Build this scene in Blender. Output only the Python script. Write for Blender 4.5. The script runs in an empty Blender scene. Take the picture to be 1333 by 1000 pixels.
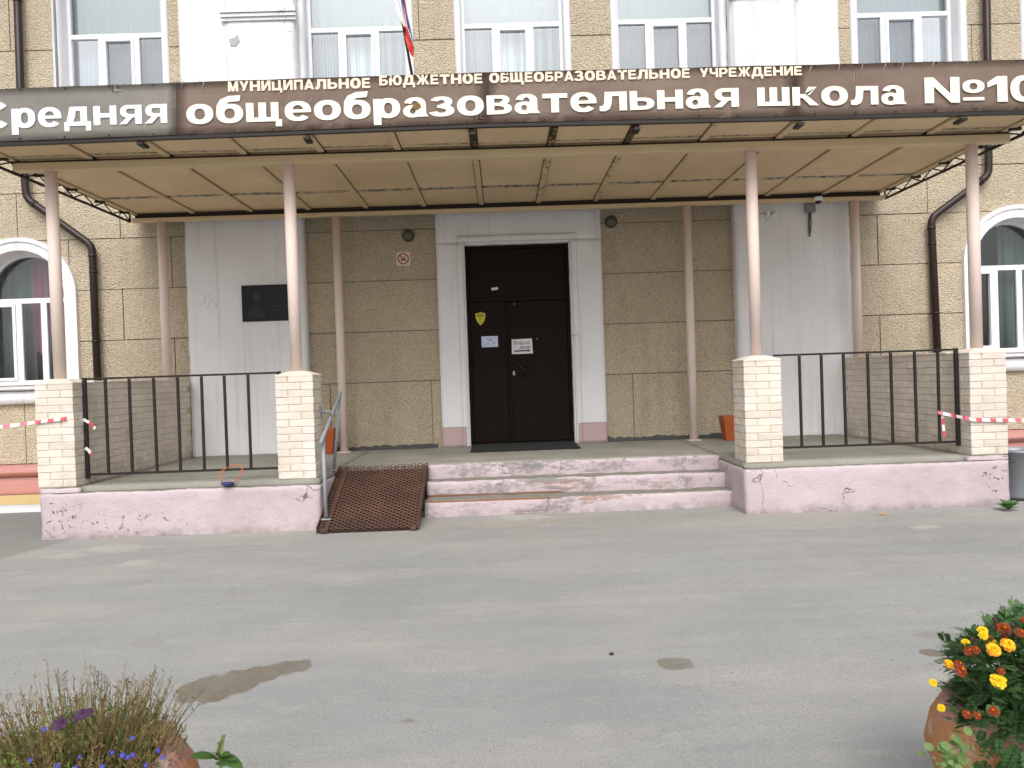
import bpy, bmesh, math, random
from mathutils import Vector, Matrix, noise
random.seed(7)
SC = bpy.context.scene
COL = SC.collection
PI = math.pi

# ------------------------------------------------------------------ camera
YAW, PIT, ROLL, FPX, EYE = 0.0132, -0.0100, 0.0336, 1000.0, 1.45
_r0 = Vector((math.cos(YAW), -math.sin(YAW), 0))
_f0 = Vector((math.sin(YAW)*math.cos(PIT), math.cos(YAW)*math.cos(PIT), math.sin(PIT)))
_u0 = _r0.cross(_f0)
_R = math.cos(ROLL)*_r0 - math.sin(ROLL)*_u0
_U = math.sin(ROLL)*_r0 + math.cos(ROLL)*_u0
cd = bpy.data.cameras.new('camera'); cam = bpy.data.objects.new('camera', cd); COL.objects.link(cam)
cam.matrix_world = Matrix(((_R.x, _U.x, -_f0.x, 0), (_R.y, _U.y, -_f0.y, 0), (_R.z, _U.z, -_f0.z, EYE), (0, 0, 0, 1)))
cd.sensor_width = 36; cd.lens = 36*FPX/1333; cd.clip_end = 2000; cd.clip_start = .05
cd.dof.use_dof = True; cd.dof.focus_distance = 8.5; cd.dof.aperture_fstop = 9
SC.camera = cam

# ------------------------------------------------------------------ world, sun, exposure (overcast day)
wd = bpy.data.worlds.new('World'); SC.world = wd; wd.use_nodes = True
nt = wd.node_tree; bg = nt.nodes['Background']
sky = nt.nodes.new('ShaderNodeTexSky'); sky.sky_type = 'NISHITA'; sky.sun_disc = False
SUN_EL, SUN_AZ = 48, 182          # degrees; azimuth clockwise from +Y
sky.sun_elevation = math.radians(SUN_EL); sky.sun_rotation = math.radians(SUN_AZ)
sky.dust_density = 4; sky.air_density = 1.2
hs = nt.nodes.new('ShaderNodeHueSaturation'); hs.inputs['Saturation'].default_value = .22
nt.links.new(sky.outputs[0], hs.inputs['Color']); nt.links.new(hs.outputs[0], bg.inputs[0])
bg.inputs[1].default_value = .145
sl = bpy.data.lights.new('sun', 'SUN'); sl.energy = 1.0; sl.angle = math.radians(33); sl.color = (1, .985, .96)
so = bpy.data.objects.new('sun', sl); COL.objects.link(so)
_sd = Vector((math.sin(math.radians(SUN_AZ))*math.cos(math.radians(SUN_EL)), math.cos(math.radians(SUN_AZ))*math.cos(math.radians(SUN_EL)), math.sin(math.radians(SUN_EL))))
so.rotation_euler = _sd.to_track_quat('Z', 'Y').to_euler(); so.location = (0, -5, 20)
SC.view_settings.view_transform = 'Standard'; SC.view_settings.look = 'None'
SC.view_settings.gamma = 1; SC.view_settings.use_curve_mapping = False
SC.view_settings.exposure = .50
SC.cycles.max_bounces = 8; SC.cycles.diffuse_bounces = 5; SC.cycles.transparent_max_bounces = 12

# ------------------------------------------------------------------ helpers
def at(px, py, Y):
    """point of the plane y = Y that the photograph shows at pixel (px, py)"""
    d = _f0*1.0 + _R*((px-666.5)/FPX) + _U*((500-py)/FPX)
    t = Y/d.y
    return Vector((d.x*t, Y, EYE+d.z*t))
def gnd(px, py, z=0.0):
    d = _f0*1.0 + _R*((px-666.5)/FPX) + _U*((500-py)/FPX)
    t = (z-EYE)/d.z
    return Vector((d.x*t, d.y*t, z))

class MB:
    def __init__(s): s.bm = bmesh.new(); s.mi = 0
    def face(s, pts, mi=None):
        try:
            f = s.bm.faces.new([s.bm.verts.new(p) for p in pts]); f.material_index = s.mi if mi is None else mi
            return f
        except ValueError: return None
    def box(s, x0, x1, y0, y1, z0, z1, mi=None):
        v = [s.bm.verts.new(p) for p in ((x0,y0,z0),(x1,y0,z0),(x1,y1,z0),(x0,y1,z0),(x0,y0,z1),(x1,y0,z1),(x1,y1,z1),(x0,y1,z1))]
        for q in ((0,1,5,4),(1,2,6,5),(2,3,7,6),(3,0,4,7),(4,5,6,7),(3,2,1,0)):
            f = s.bm.faces.new([v[i] for i in q]); f.material_index = s.mi if mi is None else mi
        return s
    def prism(s, pts, y0, y1, mi=None):
        """outline in (x, z), extruded along y"""
        n = len(pts)
        a = [s.bm.verts.new((p[0], y0, p[1])) for p in pts]; b = [s.bm.verts.new((p[0], y1, p[1])) for p in pts]
        fs = [s.bm.faces.new(a), s.bm.faces.new(list(reversed(b)))]
        for i in range(n):
            fs.append(s.bm.faces.new([a[(i+1) % n], a[i], b[i], b[(i+1) % n]]))
        for f in fs: f.material_index = s.mi if mi is None else mi
        return s
    def tube(s, pts, r, seg=8, cap=True, mi=None):
        pts = [Vector(p) for p in pts]; rs = r if isinstance(r, (list, tuple)) else [r]*len(pts)
        rings = []; up = None
        for i, p in enumerate(pts):
            t = ((pts[i+1] if i < len(pts)-1 else p) - (pts[i-1] if i else p)).normalized()
            if up is None: up = Vector((0,0,1)) if abs(t.z) < .9 else Vector((1,0,0))
            a = t.cross(up)
            if a.length < 1e-5: a = t.cross(Vector((1,0,0)))
            a.normalize(); b = a.cross(t); up = b
            rings.append([s.bm.verts.new(p + (a*math.cos(2*PI*k/seg) + b*math.sin(2*PI*k/seg))*rs[i]) for k in range(seg)])
        for i in range(len(rings)-1):
            for k in range(seg):
                f = s.bm.faces.new([rings[i][k], rings[i][(k+1) % seg], rings[i+1][(k+1) % seg], rings[i+1][k]])
                f.smooth = seg > 5; f.material_index = s.mi if mi is None else mi
        if cap:
            for rg in (rings[0], list(reversed(rings[-1]))):
                f = s.bm.faces.new(rg); f.material_index = s.mi if mi is None else mi
        return s
    def lathe(s, prof, c=(0,0,0), seg=32, mi=None, smooth=True):
        c = Vector(c); rings = []
        for r, z in prof:
            rings.append([s.bm.verts.new(c + Vector((r*math.cos(2*PI*k/seg), r*math.sin(2*PI*k/seg), z))) for k in range(seg)])
        for i in range(len(rings)-1):
            for k in range(seg):
                f = s.bm.faces.new([rings[i][k], rings[i][(k+1) % seg], rings[i+1][(k+1) % seg], rings[i+1][k]])
                f.smooth = smooth; f.material_index = s.mi if mi is None else mi
        return s
    def rough(s, x0, x1, y0, y1, z0, z1, res=.06, amp=.006, freq=6, skip=(), rnd=.012):
        """a box of small faces, its edges softened and its faces uneven like hand-laid plaster"""
        nx, ny, nz = [max(1, int(round((b-a)/res))) for a, b in ((x0,x1),(y0,y1),(z0,z1))]
        V = {}
        def vert(i, j, k):
            key = (i, j, k)
            if key not in V:
                p = Vector((x0+(x1-x0)*i/nx, y0+(y1-y0)*j/ny, z0+(z1-z0)*k/nz))
                ex = (i == 0) - (i == nx); ey = (j == 0) - (j == ny); ez = (k == 0) - (k == nz)
                q = Vector((ex, ey, ez)); n_ = abs(ex)+abs(ey)+abs(ez)
                d = noise.noise_vector(p*freq)*amp + noise.noise_vector(p*freq*3.1)*amp*.45
                if n_ >= 2: p = p + q*rnd*(.45+.9*abs(noise.noise(p*9)))
                V[key] = s.bm.verts.new(p + d)
            return V[key]
        def quad(a, b, c, d):
            f = s.bm.faces.new([vert(*a), vert(*b), vert(*c), vert(*d)]); f.smooth = True; f.material_index = s.mi
        for i in range(nx):
            for k in range(nz):
                if 'front' not in skip: quad((i,0,k),(i+1,0,k),(i+1,0,k+1),(i,0,k+1))
                if 'back' not in skip: quad((i+1,ny,k),(i,ny,k),(i,ny,k+1),(i+1,ny,k+1))
        for j in range(ny):
            for k in range(nz):
                if 'left' not in skip: quad((0,j+1,k),(0,j,k),(0,j,k+1),(0,j+1,k+1))
                if 'right' not in skip: quad((nx,j,k),(nx,j+1,k),(nx,j+1,k+1),(nx,j,k+1))
        for i in range(nx):
            for j in range(ny):
                if 'top' not in skip: quad((i,j,nz),(i+1,j,nz),(i+1,j+1,nz),(i,j+1,nz))
                if 'bottom' not in skip: quad((i,j+1,0),(i+1,j+1,0),(i+1,j,0),(i,j,0))
        return s
    def build(s, name, mats, parent=None, origin=None, bevel=0, kind=None, label=None, smooth=None):
        me = bpy.data.meshes.new(name)
        if bevel:
            bmesh.ops.bevel(s.bm, geom=list(s.bm.edges), offset=bevel, segments=1, affect='EDGES', clamp_overlap=True)
        o = Vector(origin) if origin is not None else Vector((0,0,0))
        if origin is not None: bmesh.ops.translate(s.bm, verts=s.bm.verts, vec=-o)
        bmesh.ops.recalc_face_normals(s.bm, faces=s.bm.faces) if smooth != 'keep' else None
        s.bm.to_mesh(me); s.bm.free()
        for m in (mats if isinstance(mats, (list, tuple)) else [mats]): me.materials.append(m)
        ob = bpy.data.objects.new(name, me); COL.objects.link(ob)
        if parent is not None:
            ob.parent = parent
            ob.location = o - WORLDPOS.get(parent.name, Vector((0,0,0)))
        else: ob.location = o
        WORLDPOS[ob.name] = o
        if kind: ob['kind'] = kind
        if label: ob['label'] = label
        return ob
WORLDPOS = {}
def tag(o, label=None, cat=None, group=None, kind=None):
    if label: o['label'] = label
    if cat: o['category'] = cat
    if group: o['group'] = group
    if kind: o['kind'] = kind
    return o
def thing(name, label, cat, loc=(0,0,0), group=None):
    o = bpy.data.objects.new(name, None); COL.objects.link(o); o.location = loc; o.empty_display_size = .1
    WORLDPOS[o.name] = Vector(loc)
    return tag(o, label, cat, group)
def sub(name, parent, loc=None):
    o = bpy.data.objects.new(name, None); COL.objects.link(o); o.parent = parent
    w = Vector(loc) if loc is not None else WORLDPOS[parent.name].copy()
    o.location = w - WORLDPOS[parent.name]; WORLDPOS[o.name] = w; o.empty_display_size = .1
    return o
def inst(me_ob, name, parent, loc, rot=None):
    o = bpy.data.objects.new(name, me_ob.data if hasattr(me_ob, 'data') else me_ob); COL.objects.link(o)
    o.parent = parent; o.location = Vector(loc) - WORLDPOS.get(parent.name, Vector()) if parent else Vector(loc)
    if rot: o.rotation_euler = rot
    return o

# ------------------------------------------------------------------ materials
def L(r, g, b):   # sRGB 0-255 -> linear
    f = lambda c: ((c/255+.055)/1.055)**2.4 if c > 10 else c/255/12.92
    return (f(r), f(g), f(b), 1)
class NM:
    def __init__(s, name, rough=.8, metallic=0, spec=.35):
        s.m = bpy.data.materials.new(name); s.m.use_nodes = True; s.nt = s.m.node_tree
        s.b = s.nt.nodes['Principled BSDF']; s.b.inputs['Roughness'].default_value = rough
        s.b.inputs['Metallic'].default_value = metallic; s.b.inputs['Specular IOR Level'].default_value = spec
        s.geo = s.nt.nodes.new('ShaderNodeNewGeometry'); s.P = s.geo.outputs['Position']
        s._sep = None
    def n(s, t, **kw):
        x = s.nt.nodes.new('ShaderNode'+t)
        for k, v in kw.items():
            if k[0] == '_': setattr(x, k[1:], v)
        return x
    def ln(s, a, b): s.nt.links.new(a, b)
    def xyz(s):
        if s._sep is None:
            s._sep = s.n('SeparateXYZ'); s.ln(s.P, s._sep.inputs[0])
        return s._sep.outputs
    def mapped(s, scale=(1,1,1), loc=(0,0,0), rot=(0,0,0)):
        m = s.n('Mapping'); m.inputs['Scale'].default_value = scale; m.inputs['Location'].default_value = loc; m.inputs['Rotation'].default_value = rot
        s.ln(s.P, m.inputs[0]); return m.outputs[0]
    def noise(s, scale, detail=4, rough=.55, vec=None, dist=0):
        x = s.n('TexNoise'); x.inputs['Scale'].default_value = scale; x.inputs['Detail'].default_value = detail
        x.inputs['Roughness'].default_value = rough; x.inputs['Distortion'].default_value = dist
        s.ln(vec or s.P, x.inputs['Vector']); return x.outputs['Fac']
    def voro(s, scale, feature='F1', vec=None, rnd=1):
        x = s.n('TexVoronoi', _feature=feature); x.inputs['Scale'].default_value = scale; x.inputs['Randomness'].default_value = rnd
        s.ln(vec or s.P, x.inputs['Vector']); return x.outputs['Distance']
    def ramp(s, fac, a, b, ca=(0,0,0,1), cb=(1,1,1,1), interp='LINEAR'):
        x = s.n('ValToRGB'); x.color_ramp.interpolation = interp
        e = x.color_ramp.elements; e[0].position = a; e[0].color = ca; e[1].position = b; e[1].color = cb
        s.ln(fac, x.inputs[0]); return x.outputs[0]
    def math(s, op, a, b=None, c=None, clamp=False):
        x = s.n('Math', _operation=op); x.use_clamp = clamp
        for i, v in enumerate((a, b, c)):
            if v is None: continue
            if isinstance(v, (int, float)): x.inputs[i].default_value = v
            else: s.ln(v, x.inputs[i])
        return x.outputs[0]
    def mix(s, fac, a, b, mode='MIX'):
        x = s.n('Mix', _data_type='RGBA', _blend_type=mode)
        for sock, v in ((x.inputs[0], fac), (x.inputs[6], a), (x.inputs[7], b)):
            if isinstance(v, (int, float)): sock.default_value = v
            elif isinstance(v, tuple): sock.default_value = v
            else: s.ln(v, sock)
        return x.outputs[2]
    def band(s, v, c, w):   # 1 within w of c
        return s.math('SUBTRACT', 1.0, s.math('DIVIDE', s.math('ABSOLUTE', s.math('SUBTRACT', v, c)), w), clamp=True)
    def color(s, c):
        if isinstance(c, tuple): s.b.inputs['Base Color'].default_value = c
        else: s.ln(c, s.b.inputs['Base Color'])
        return s
    def rough(s, c): s.ln(c, s.b.inputs['Roughness']); return s
    def bump(s, h, dist=.01, strength=1):
        x = s.n('Bump'); x.inputs['Distance'].default_value = dist; x.inputs['Strength'].default_value = strength
        s.ln(h, x.inputs['Height'])
        if s.b.inputs['Normal'].is_linked: s.ln(s.b.inputs['Normal'].links[0].from_socket, x.inputs['Normal'])
        s.ln(x.outputs[0], s.b.inputs['Normal']); return s
    def objrand(s):
        x = s.n('ObjectInfo'); return x.outputs['Random']
    def vary(s, col, amt=.12):
        h = s.n('HueSaturation'); s.ln(col, h.inputs['Color']) if not isinstance(col, tuple) else setattr(h.inputs['Color'], 'default_value', col)
        s.ln(s.math('MULTIPLY_ADD', s.objrand(), amt, 1-amt/2), h.inputs['Value']); return h.outputs[0]

def simple(name, c, rough=.6, metallic=0, spec=.4, nscale=12, namt=.25, bump=0):
    m = NM(name, rough, metallic, spec)
    d = tuple(x*(1-namt) for x in c[:3])+(1,)
    m.color(m.mix(m.noise(nscale, 5), d, c))
    if bump: m.bump(m.noise(nscale*4, 4), bump)
    return m.m

def mk_roughcast():
    m = NM('roughcast', .95, spec=.12)
    big = m.noise(1.3, 5); mid = m.noise(7, 4)
    c = m.mix(m.ramp(big, .35, .68), L(236,219,192), L(220,204,178))
    c = m.mix(m.ramp(mid, .4, .75), c, L(230,218,198))
    # thrown grit: pale pebbles, dark crumbs and pits that also paint in relief shading
    g = m.voro(58); g2 = m.noise(80, 4, .8)
    c = m.mix(m.math('MULTIPLY', m.ramp(g, .34, .66), .45), c, L(168,148,120))
    c = m.mix(m.math('MULTIPLY', m.ramp(g2, .57, .69), .6), c, L(112,92,66))
    c = m.mix(m.math('MULTIPLY', m.ramp(g2, .30, .42, (1,1,1,1), (0,0,0,1)), .55), c, L(240,232,214))
    pits = m.math('MULTIPLY', m.ramp(m.noise(85, 2, .6), .63, .68), m.ramp(m.noise(3, 3), .42, .58))
    c = m.mix(m.math('MULTIPLY', pits, .75), c, L(58,46,34))
    st = m.ramp(m.noise(1, 6, .6, vec=m.mapped((5, 1, .5))), .56, .78)
    c = m.mix(m.math('MULTIPLY', st, .25), c, L(112,104,92))
    m.color(m.vary(c, .09))
    h = m.math('ADD', m.noise(36, 6, .75), m.math('MULTIPLY', m.voro(58), -.8))
    m.bump(h, .030, 1); m.bump(m.noise(2.2, 3), .05, .7)
    return m.m
def mk_plaster(name, base, dirt, crack=True, scale=1.0):
    m = NM(name, .85, spec=.2)
    big = m.noise(1.1*scale, 5); 
    c = m.mix(m.ramp(big, .35, .7), base, tuple(x*.9 for x in base[:3])+(1,))
    c = m.mix(m.math('MULTIPLY', m.ramp(m.noise(1, 6, .65, vec=m.mapped((9, 9, .4))), .52, .76), .36), c, dirt)
    if crack:
        w = m.n('VectorMath', _operation='MULTIPLY_ADD'); nz = m.n('TexNoise'); nz.inputs['Scale'].default_value = 3.5; nz.inputs['Detail'].default_value = 6
        m.ln(m.P, nz.inputs['Vector']); m.ln(nz.outputs['Color'], w.inputs[0]); w.inputs[1].default_value = (.5,.5,.5); m.ln(m.P, w.inputs[2])
        d = m.voro(1.1*scale, 'DISTANCE_TO_EDGE', vec=w.outputs[0])
        line = m.math('MULTIPLY', m.ramp(d, .0, .007, (1,1,1,1), (0,0,0,1)), m.ramp(m.noise(1.7, 3), .60, .66))
        c = m.mix(m.math('MULTIPLY', line, .6), c, L(110,104,98))
        m.bump(m.math('SUBTRACT', m.noise(3*scale, 6), m.math('MULTIPLY', line, .5)), .012, .8)
    m.bump(m.noise(28, 4, .6), .004, .8)
    m.color(c); return m.m
def mk_pink():
    """painted cement of the porch: vertical faces pink, treads bare grey, paint worn off at noses and in the middle of the steps"""
    m = NM('pink_cement', .88, spec=.2)
    X, Y, Z = m.xyz()
    nz = m.n('SeparateXYZ'); m.ln(m.geo.outputs['True Normal'], nz.inputs[0])
    top = m.ramp(nz.outputs[2], .55, .75)
    big = m.noise(1.6, 6, .6)
    pink = m.mix(m.ramp(big, .35, .68), L(196,181,185), L(184,168,172))
    pink = m.mix(m.math('MULTIPLY', m.ramp(m.noise(9, 6, .7), .58, .72), .5), pink, L(168,156,155))
    grey = m.mix(m.noise(6, 6), L(140,137,128), L(116,112,104))
    # wear: strongest across the middle of the steps
    mid = m.math('MULTIPLY', m.math('MULTIPLY', m.ramp(m.math('SUBTRACT', Y, 7.95), .0, .05), m.band(X, .35, 2.6)), m.ramp(m.noise(1, 3, vec=m.mapped((1.6, 1, 9))), .42, .62))
    streak = m.noise(1, 7, .68, vec=m.mapped((9, 4, 26)))
    wear = m.ramp(m.math('ADD', streak, m.math('MULTIPLY', mid, .24)), .60, .68)
    c = m.mix(m.math('MULTIPLY', wear, m.math('MULTIPLY_ADD', mid, .75, .12)), pink, m.mix(m.ramp(m.noise(1, 3, vec=m.mapped((1.3,1,8), loc=(3,0,1))), .5, .6), L(122,120,116), L(150,112,92)))
    # brown stained nose of the lowest step, left half
    br = m.math('MULTIPLY', m.math('MULTIPLY', m.band(Z, .165, .035), m.ramp(m.math('SUBTRACT', Y, 7.9), 0, .05)), m.ramp(m.math('MULTIPLY_ADD', X, .5, m.math('MULTIPLY', m.noise(5), .2)), .40, .44, (1,1,1,1), (0,0,0,1)))
    c = m.mix(m.ramp(br, .2, .5), c, L(128,92,70))
    # crumbled, cracked patch low on the left block and at the right hand corner
    def spot(cx, cz, rx, rz):
        a = m.math('POWER', m.math('DIVIDE', m.math('SUBTRACT', X, cx), rx), 2.0); b = m.math('POWER', m.math('DIVIDE', m.math('SUBTRACT', Z, cz), rz), 2.0)
        return m.math('SUBTRACT', 1.0, m.math('ADD', a, b), clamp=True)
    gs = None
    for a_ in ((-.35, .43, .32, .13), (.22, .43, .34, .12), (-.05, .25, .5, .1), (1.98, .44, .3, .1), (1.98, .25, .14, .12), (.55, .07, .3, .1), (1.2, .42, .3, .08), (.9, .24, .16, .1)):
        q_ = spot(*a_); gs = q_ if gs is None else m.math('MAXIMUM', gs, q_)
    gm = m.math('MULTIPLY', m.math('MULTIPLY', m.ramp(m.math('ADD', m.noise(1, 7, .7, vec=m.mapped((14, 4, 22))), m.math('MULTIPLY', gs, .2)), .56, .72), m.ramp(gs, 0, .2)), m.ramp(m.math('SUBTRACT', Y, 7.95), .0, .05))
    c = m.mix(m.math('MULTIPLY', gm, .6), c, L(122,118,116))
    sp = m.math('ADD', spot(-3.75, .14, .95, .2), m.math('ADD', spot(-4.4, .3, .25, .35), spot(4.95, .3, .3, .35)), clamp=True)
    hole = m.ramp(m.math('ADD', m.noise(17, 5, .65), m.math('MULTIPLY', sp, .14)), .73, .755)
    hole = m.math('MULTIPLY', hole, m.ramp(sp, 0, .12))
    c = m.mix(m.math('MULTIPLY', hole, .8), c, m.mix(m.ramp(m.noise(11), .45, .55), L(96,84,78), L(160,104,86)))
    w = m.n('VectorMath', _operation='MULTIPLY_ADD'); nn = m.n('TexNoise'); nn.inputs['Scale'].default_value = 4; nn.inputs['Detail'].default_value = 8
    m.ln(m.P, nn.inputs['Vector']); m.ln(nn.outputs['Color'], w.inputs[0]); w.inputs[1].default_value = (.6,.6,.6); m.ln(m.P, w.inputs[2])
    d = m.voro(1.5, 'DISTANCE_TO_EDGE', vec=w.outputs[0])
    line = m.math('MULTIPLY', m.ramp(d, .0, .006, (1,1,1,1), (0,0,0,1)), m.ramp(m.noise(1.9, 3, vec=m.mapped(loc=(4,2,9))), .52, .6))
    c = m.mix(m.math('MULTIPLY', line, .8), c, L(88,76,78))
    # grime where the wall meets the asphalt
    low = m.math('MULTIPLY', m.ramp(Z, .0, .09, (1,1,1,1), (0,0,0,1)), m.ramp(m.noise(8, 5), .42, .6))
    c = m.mix(m.math('MULTIPLY', low, .55), c, L(138,130,124))
    m.color(m.mix(top, c, grey))
    h = m.math('SUBTRACT', m.noise(5, 7, .62), m.math('MULTIPLY', m.math('ADD', line, hole), .5))
    m.bump(h, .022, 1); m.bump(m.noise(45, 4, .6), .004, .8)
    return m.m
def mk_floor():
    m = NM('porch_concrete', .8, spec=.25)
    c = m.mix(m.ramp(m.noise(1.6, 6, .6), .35, .7), L(150,148,138), L(128,126,116))
    c = m.mix(m.math('MULTIPLY', m.ramp(m.noise(14, 5, .7), .58, .75), .5), c, L(112,108,100))
    m.color(c); m.bump(m.noise(22, 5), .004); return m.m
def mk_brick():
    m = NM('painted_brick', .75, spec=.25)
    c = m.mix(m.ramp(m.noise(2.5, 5), .35, .7), L(224,214,203), L(210,199,186))
    c = m.mix(m.math('MULTIPLY', m.ramp(m.noise(13, 6, .7), .6, .74), .4), c, L(178,162,142))
    c = m.mix(m.math('MULTIPLY', m.math('MULTIPLY', m.ramp(m.xyz()[2], .5, .78, (1,1,1,1), (0,0,0,1)), m.ramp(m.noise(5, 6, .7), .42, .65)), .5), c, L(160,148,132))
    m.color(m.vary(c, .13)); m.bump(m.noise(20, 5, .6), .008); return m.m
def mk_asphalt():
    m = NM('asphalt', .9, spec=.25)
    X, Y, Z = m.xyz()
    big = m.noise(.35, 6, .6, dist=.4); mid = m.noise(1, 5, .6, vec=m.mapped((.5, 1.6, 1)))
    c = m.mix(m.ramp(big, .35, .68), L(156,156,154), L(142,142,141))
    c = m.mix(m.ramp(mid, .45, .72), c, L(165,162,156))
    c = m.mix(m.math('MULTIPLY', m.ramp(m.noise(1, 8, .7, vec=m.mapped((1.2, 4.5, 1))), .5, .66), .25), c, L(130,130,127))
    c = m.mix(m.math('MULTIPLY', m.ramp(m.noise(1, 8, .72, vec=m.mapped((2.1, 5, 1), loc=(5,3,0))), .56, .64), .25), c, L(182,179,170))
    # aggregate
    g = m.noise(95, 3, .85)
    c = m.mix(m.math('MULTIPLY', m.ramp(g, .54, .68), .5), c, L(96,95,92))
    c = m.mix(m.math('MULTIPLY', m.ramp(g, .30, .44, (1,1,1,1), (0,0,0,1)), .5), c, L(188,186,182))
    c = m.mix(m.math('MULTIPLY', m.ramp(m.voro(48), .0, .14, (1,1,1,1), (0,0,0,1)), .55), c, L(196,193,188))
    # sandy dust near the foot of the steps, with ochre crumbs
    dust = m.math('MULTIPLY', m.band(Y, 7.45, 1.0), m.ramp(m.noise(1.4, 5), .38, .62))
    c = m.mix(m.math('MULTIPLY', dust, .4), c, L(166,159,144))
    och = m.math('MULTIPLY', m.math('MULTIPLY', m.band(Y, 7.65, .35), m.band(X, .3, 2.2)), m.ramp(m.noise(16, 6, .75), .55, .62))
    c = m.mix(m.math('MULTIPLY', och, 1.2, clamp=True), c, L(196,168,112))
    # darker asphalt in the left rear
    dl = m.math('MULTIPLY', m.ramp(m.math('SUBTRACT', -4.75, X), -.1, .15), m.ramp(m.math('ADD', Y, m.math('MULTIPLY', m.noise(3), .3)), .0, .01))
    c = m.mix(m.math('MULTIPLY', m.ramp(m.math('ADD', m.math('MULTIPLY', X, -.16), m.math('MULTIPLY', Y, .04)), .98, 1.06), .5), c, L(108,110,104))
    # hairline cracks
    w = m.n('VectorMath', _operation='MULTIPLY_ADD'); nn = m.n('TexNoise'); nn.inputs['Scale'].default_value = 1.6; nn.inputs['Detail'].default_value = 8
    m.ln(m.P, nn.inputs['Vector']); m.ln(nn.outputs['Color'], w.inputs[0]); w.inputs[1].default_value = (.9,.9,.0); m.ln(m.P, w.inputs[2])
    d = m.voro(.33, 'DISTANCE_TO_EDGE', vec=w.outputs[0])
    line = m.math('MULTIPLY', m.ramp(d, .0, .003, (1,1,1,1), (0,0,0,1)), m.ramp(m.noise(.5, 3), .64, .68))
    c = m.mix(m.math('MULTIPLY', line, .4), c, L(84,82,78))
    # spilled-water patches that soaked in, and splashes of pale cement
    wet = None; pale = None
    en = m.math('MULTIPLY_ADD', m.noise(11, 7, .75), 1.9, -.85); en2 = m.math('MULTIPLY_ADD', m.noise(7, 7, .75), 5.5, -2.9)
    for cx, cy, rx, ry, rot, k in WET:
        ca, sa = math.cos(rot), math.sin(rot)
        dx = m.math('SUBTRACT', X, cx); dy = m.math('SUBTRACT', Y, cy)
        u = m.math('ADD', m.math('MULTIPLY', dx, ca/rx), m.math('MULTIPLY', dy, sa/rx)); v = m.math('ADD', m.math('MULTIPLY', dx, -sa/ry), m.math('MULTIPLY', dy, ca/ry))
        q = m.math('ADD', m.math('ADD', m.math('POWER', m.math('ABSOLUTE', u), 2.0), m.math('POWER', m.math('ABSOLUTE', v), 2.0)), en if k > .5 else en2)
        e = m.math('MULTIPLY', m.ramp(q, .8 if k > .5 else .3, 1.04, (1,1,1,1), (0,0,0,1)), k)
        if k < 0: pale = m.math('MULTIPLY', e, -1.0) if pale is None else m.math('MAXIMUM', pale, m.math('MULTIPLY', e, -1.0))
        else: wet = e if wet is None else m.math('MAXIMUM', wet, e)
    c = m.mix(pale, c, L(186,184,176))
    c = m.mix(m.math('MULTIPLY', wet, m.math('MULTIPLY_ADD', m.noise(26, 4), .5, .62), clamp=True), c, m.mix(m.ramp(m.noise(2.6, 4), .4, .6), L(106,90,66), L(112,106,94)))
    m.color(c)
    m.rough(m.math('MULTIPLY_ADD', wet, -.25, .92))
    m.bump(m.math('ADD', m.noise(90, 3, .7), m.math('MULTIPLY', m.noise(14, 4), .8)), .008, .9)
    return m.m
def mk_soffit():
    m = NM('soffit_board', .7, spec=.25)
    X, Y, Z = m.xyz()
    c = m.mix(m.ramp(m.noise(1.2, 4), .3, .7), L(226,202,166), L(208,184,148))
    e = m.math('ADD', m.band(Y, 9.53, .10), m.math('ADD', m.band(Y, 8.00, .09), m.math('MULTIPLY', m.band(Y, 7.74, .07), .6)), clamp=True)
    r = m.math('MULTIPLY', m.ramp(e, .25, .6), m.ramp(m.noise(1, 6, .7, vec=m.mapped((3, 20, 1))), .42, .47))
    c = m.mix(r, c, m.mix(m.ramp(m.noise(22), .45, .55), L(70,54,40), L(176,168,160)))
    c = m.mix(m.math('MULTIPLY', m.ramp(m.noise(38, 3), .66, .69), m.ramp(m.noise(2.2), .48, .6)), c, L(96,66,40))
    m.color(m.vary(c, .06)); m.bump(m.noise(2.5, 3), .01, .5); return m.m
def mk_painted_steel(name, paint, rustamt=.0, rust=L(74,50,34), xb=None):
    m = NM(name, .6, spec=.35)
    X, Y, Z = m.xyz()
    n_ = m.noise(16, 7, .72)
    if xb: n_ = m.math('ADD', n_, m.math('MULTIPLY', m.band(X, xb[0], xb[1]), xb[2]))
    c = m.mix(m.noise(3), paint, tuple(x*.86 for x in paint[:3])+(1,))
    c = m.mix(m.ramp(n_, .66-rustamt, .70-rustamt), c, m.mix(m.noise(40), rust, tuple(x*.4 for x in rust[:3])+(1,)))
    m.color(c); m.bump(n_, .003); return m.m
def mk_banner(name, a, b, cdark):
    m = NM(name, .45, spec=.4)
    c = m.mix(m.ramp(m.noise(1, 5, .6, vec=m.mapped((.8, 1, 3.5))), .35, .68), a, b)
    c = m.mix(m.math('MULTIPLY', m.ramp(m.noise(5, 6, .7), .5, .8), .4), c, cdark)
    m.color(c); m.bump(m.noise(1, 4, vec=m.mapped((3, 3, 1.2))), .02, .8); return m.m
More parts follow.
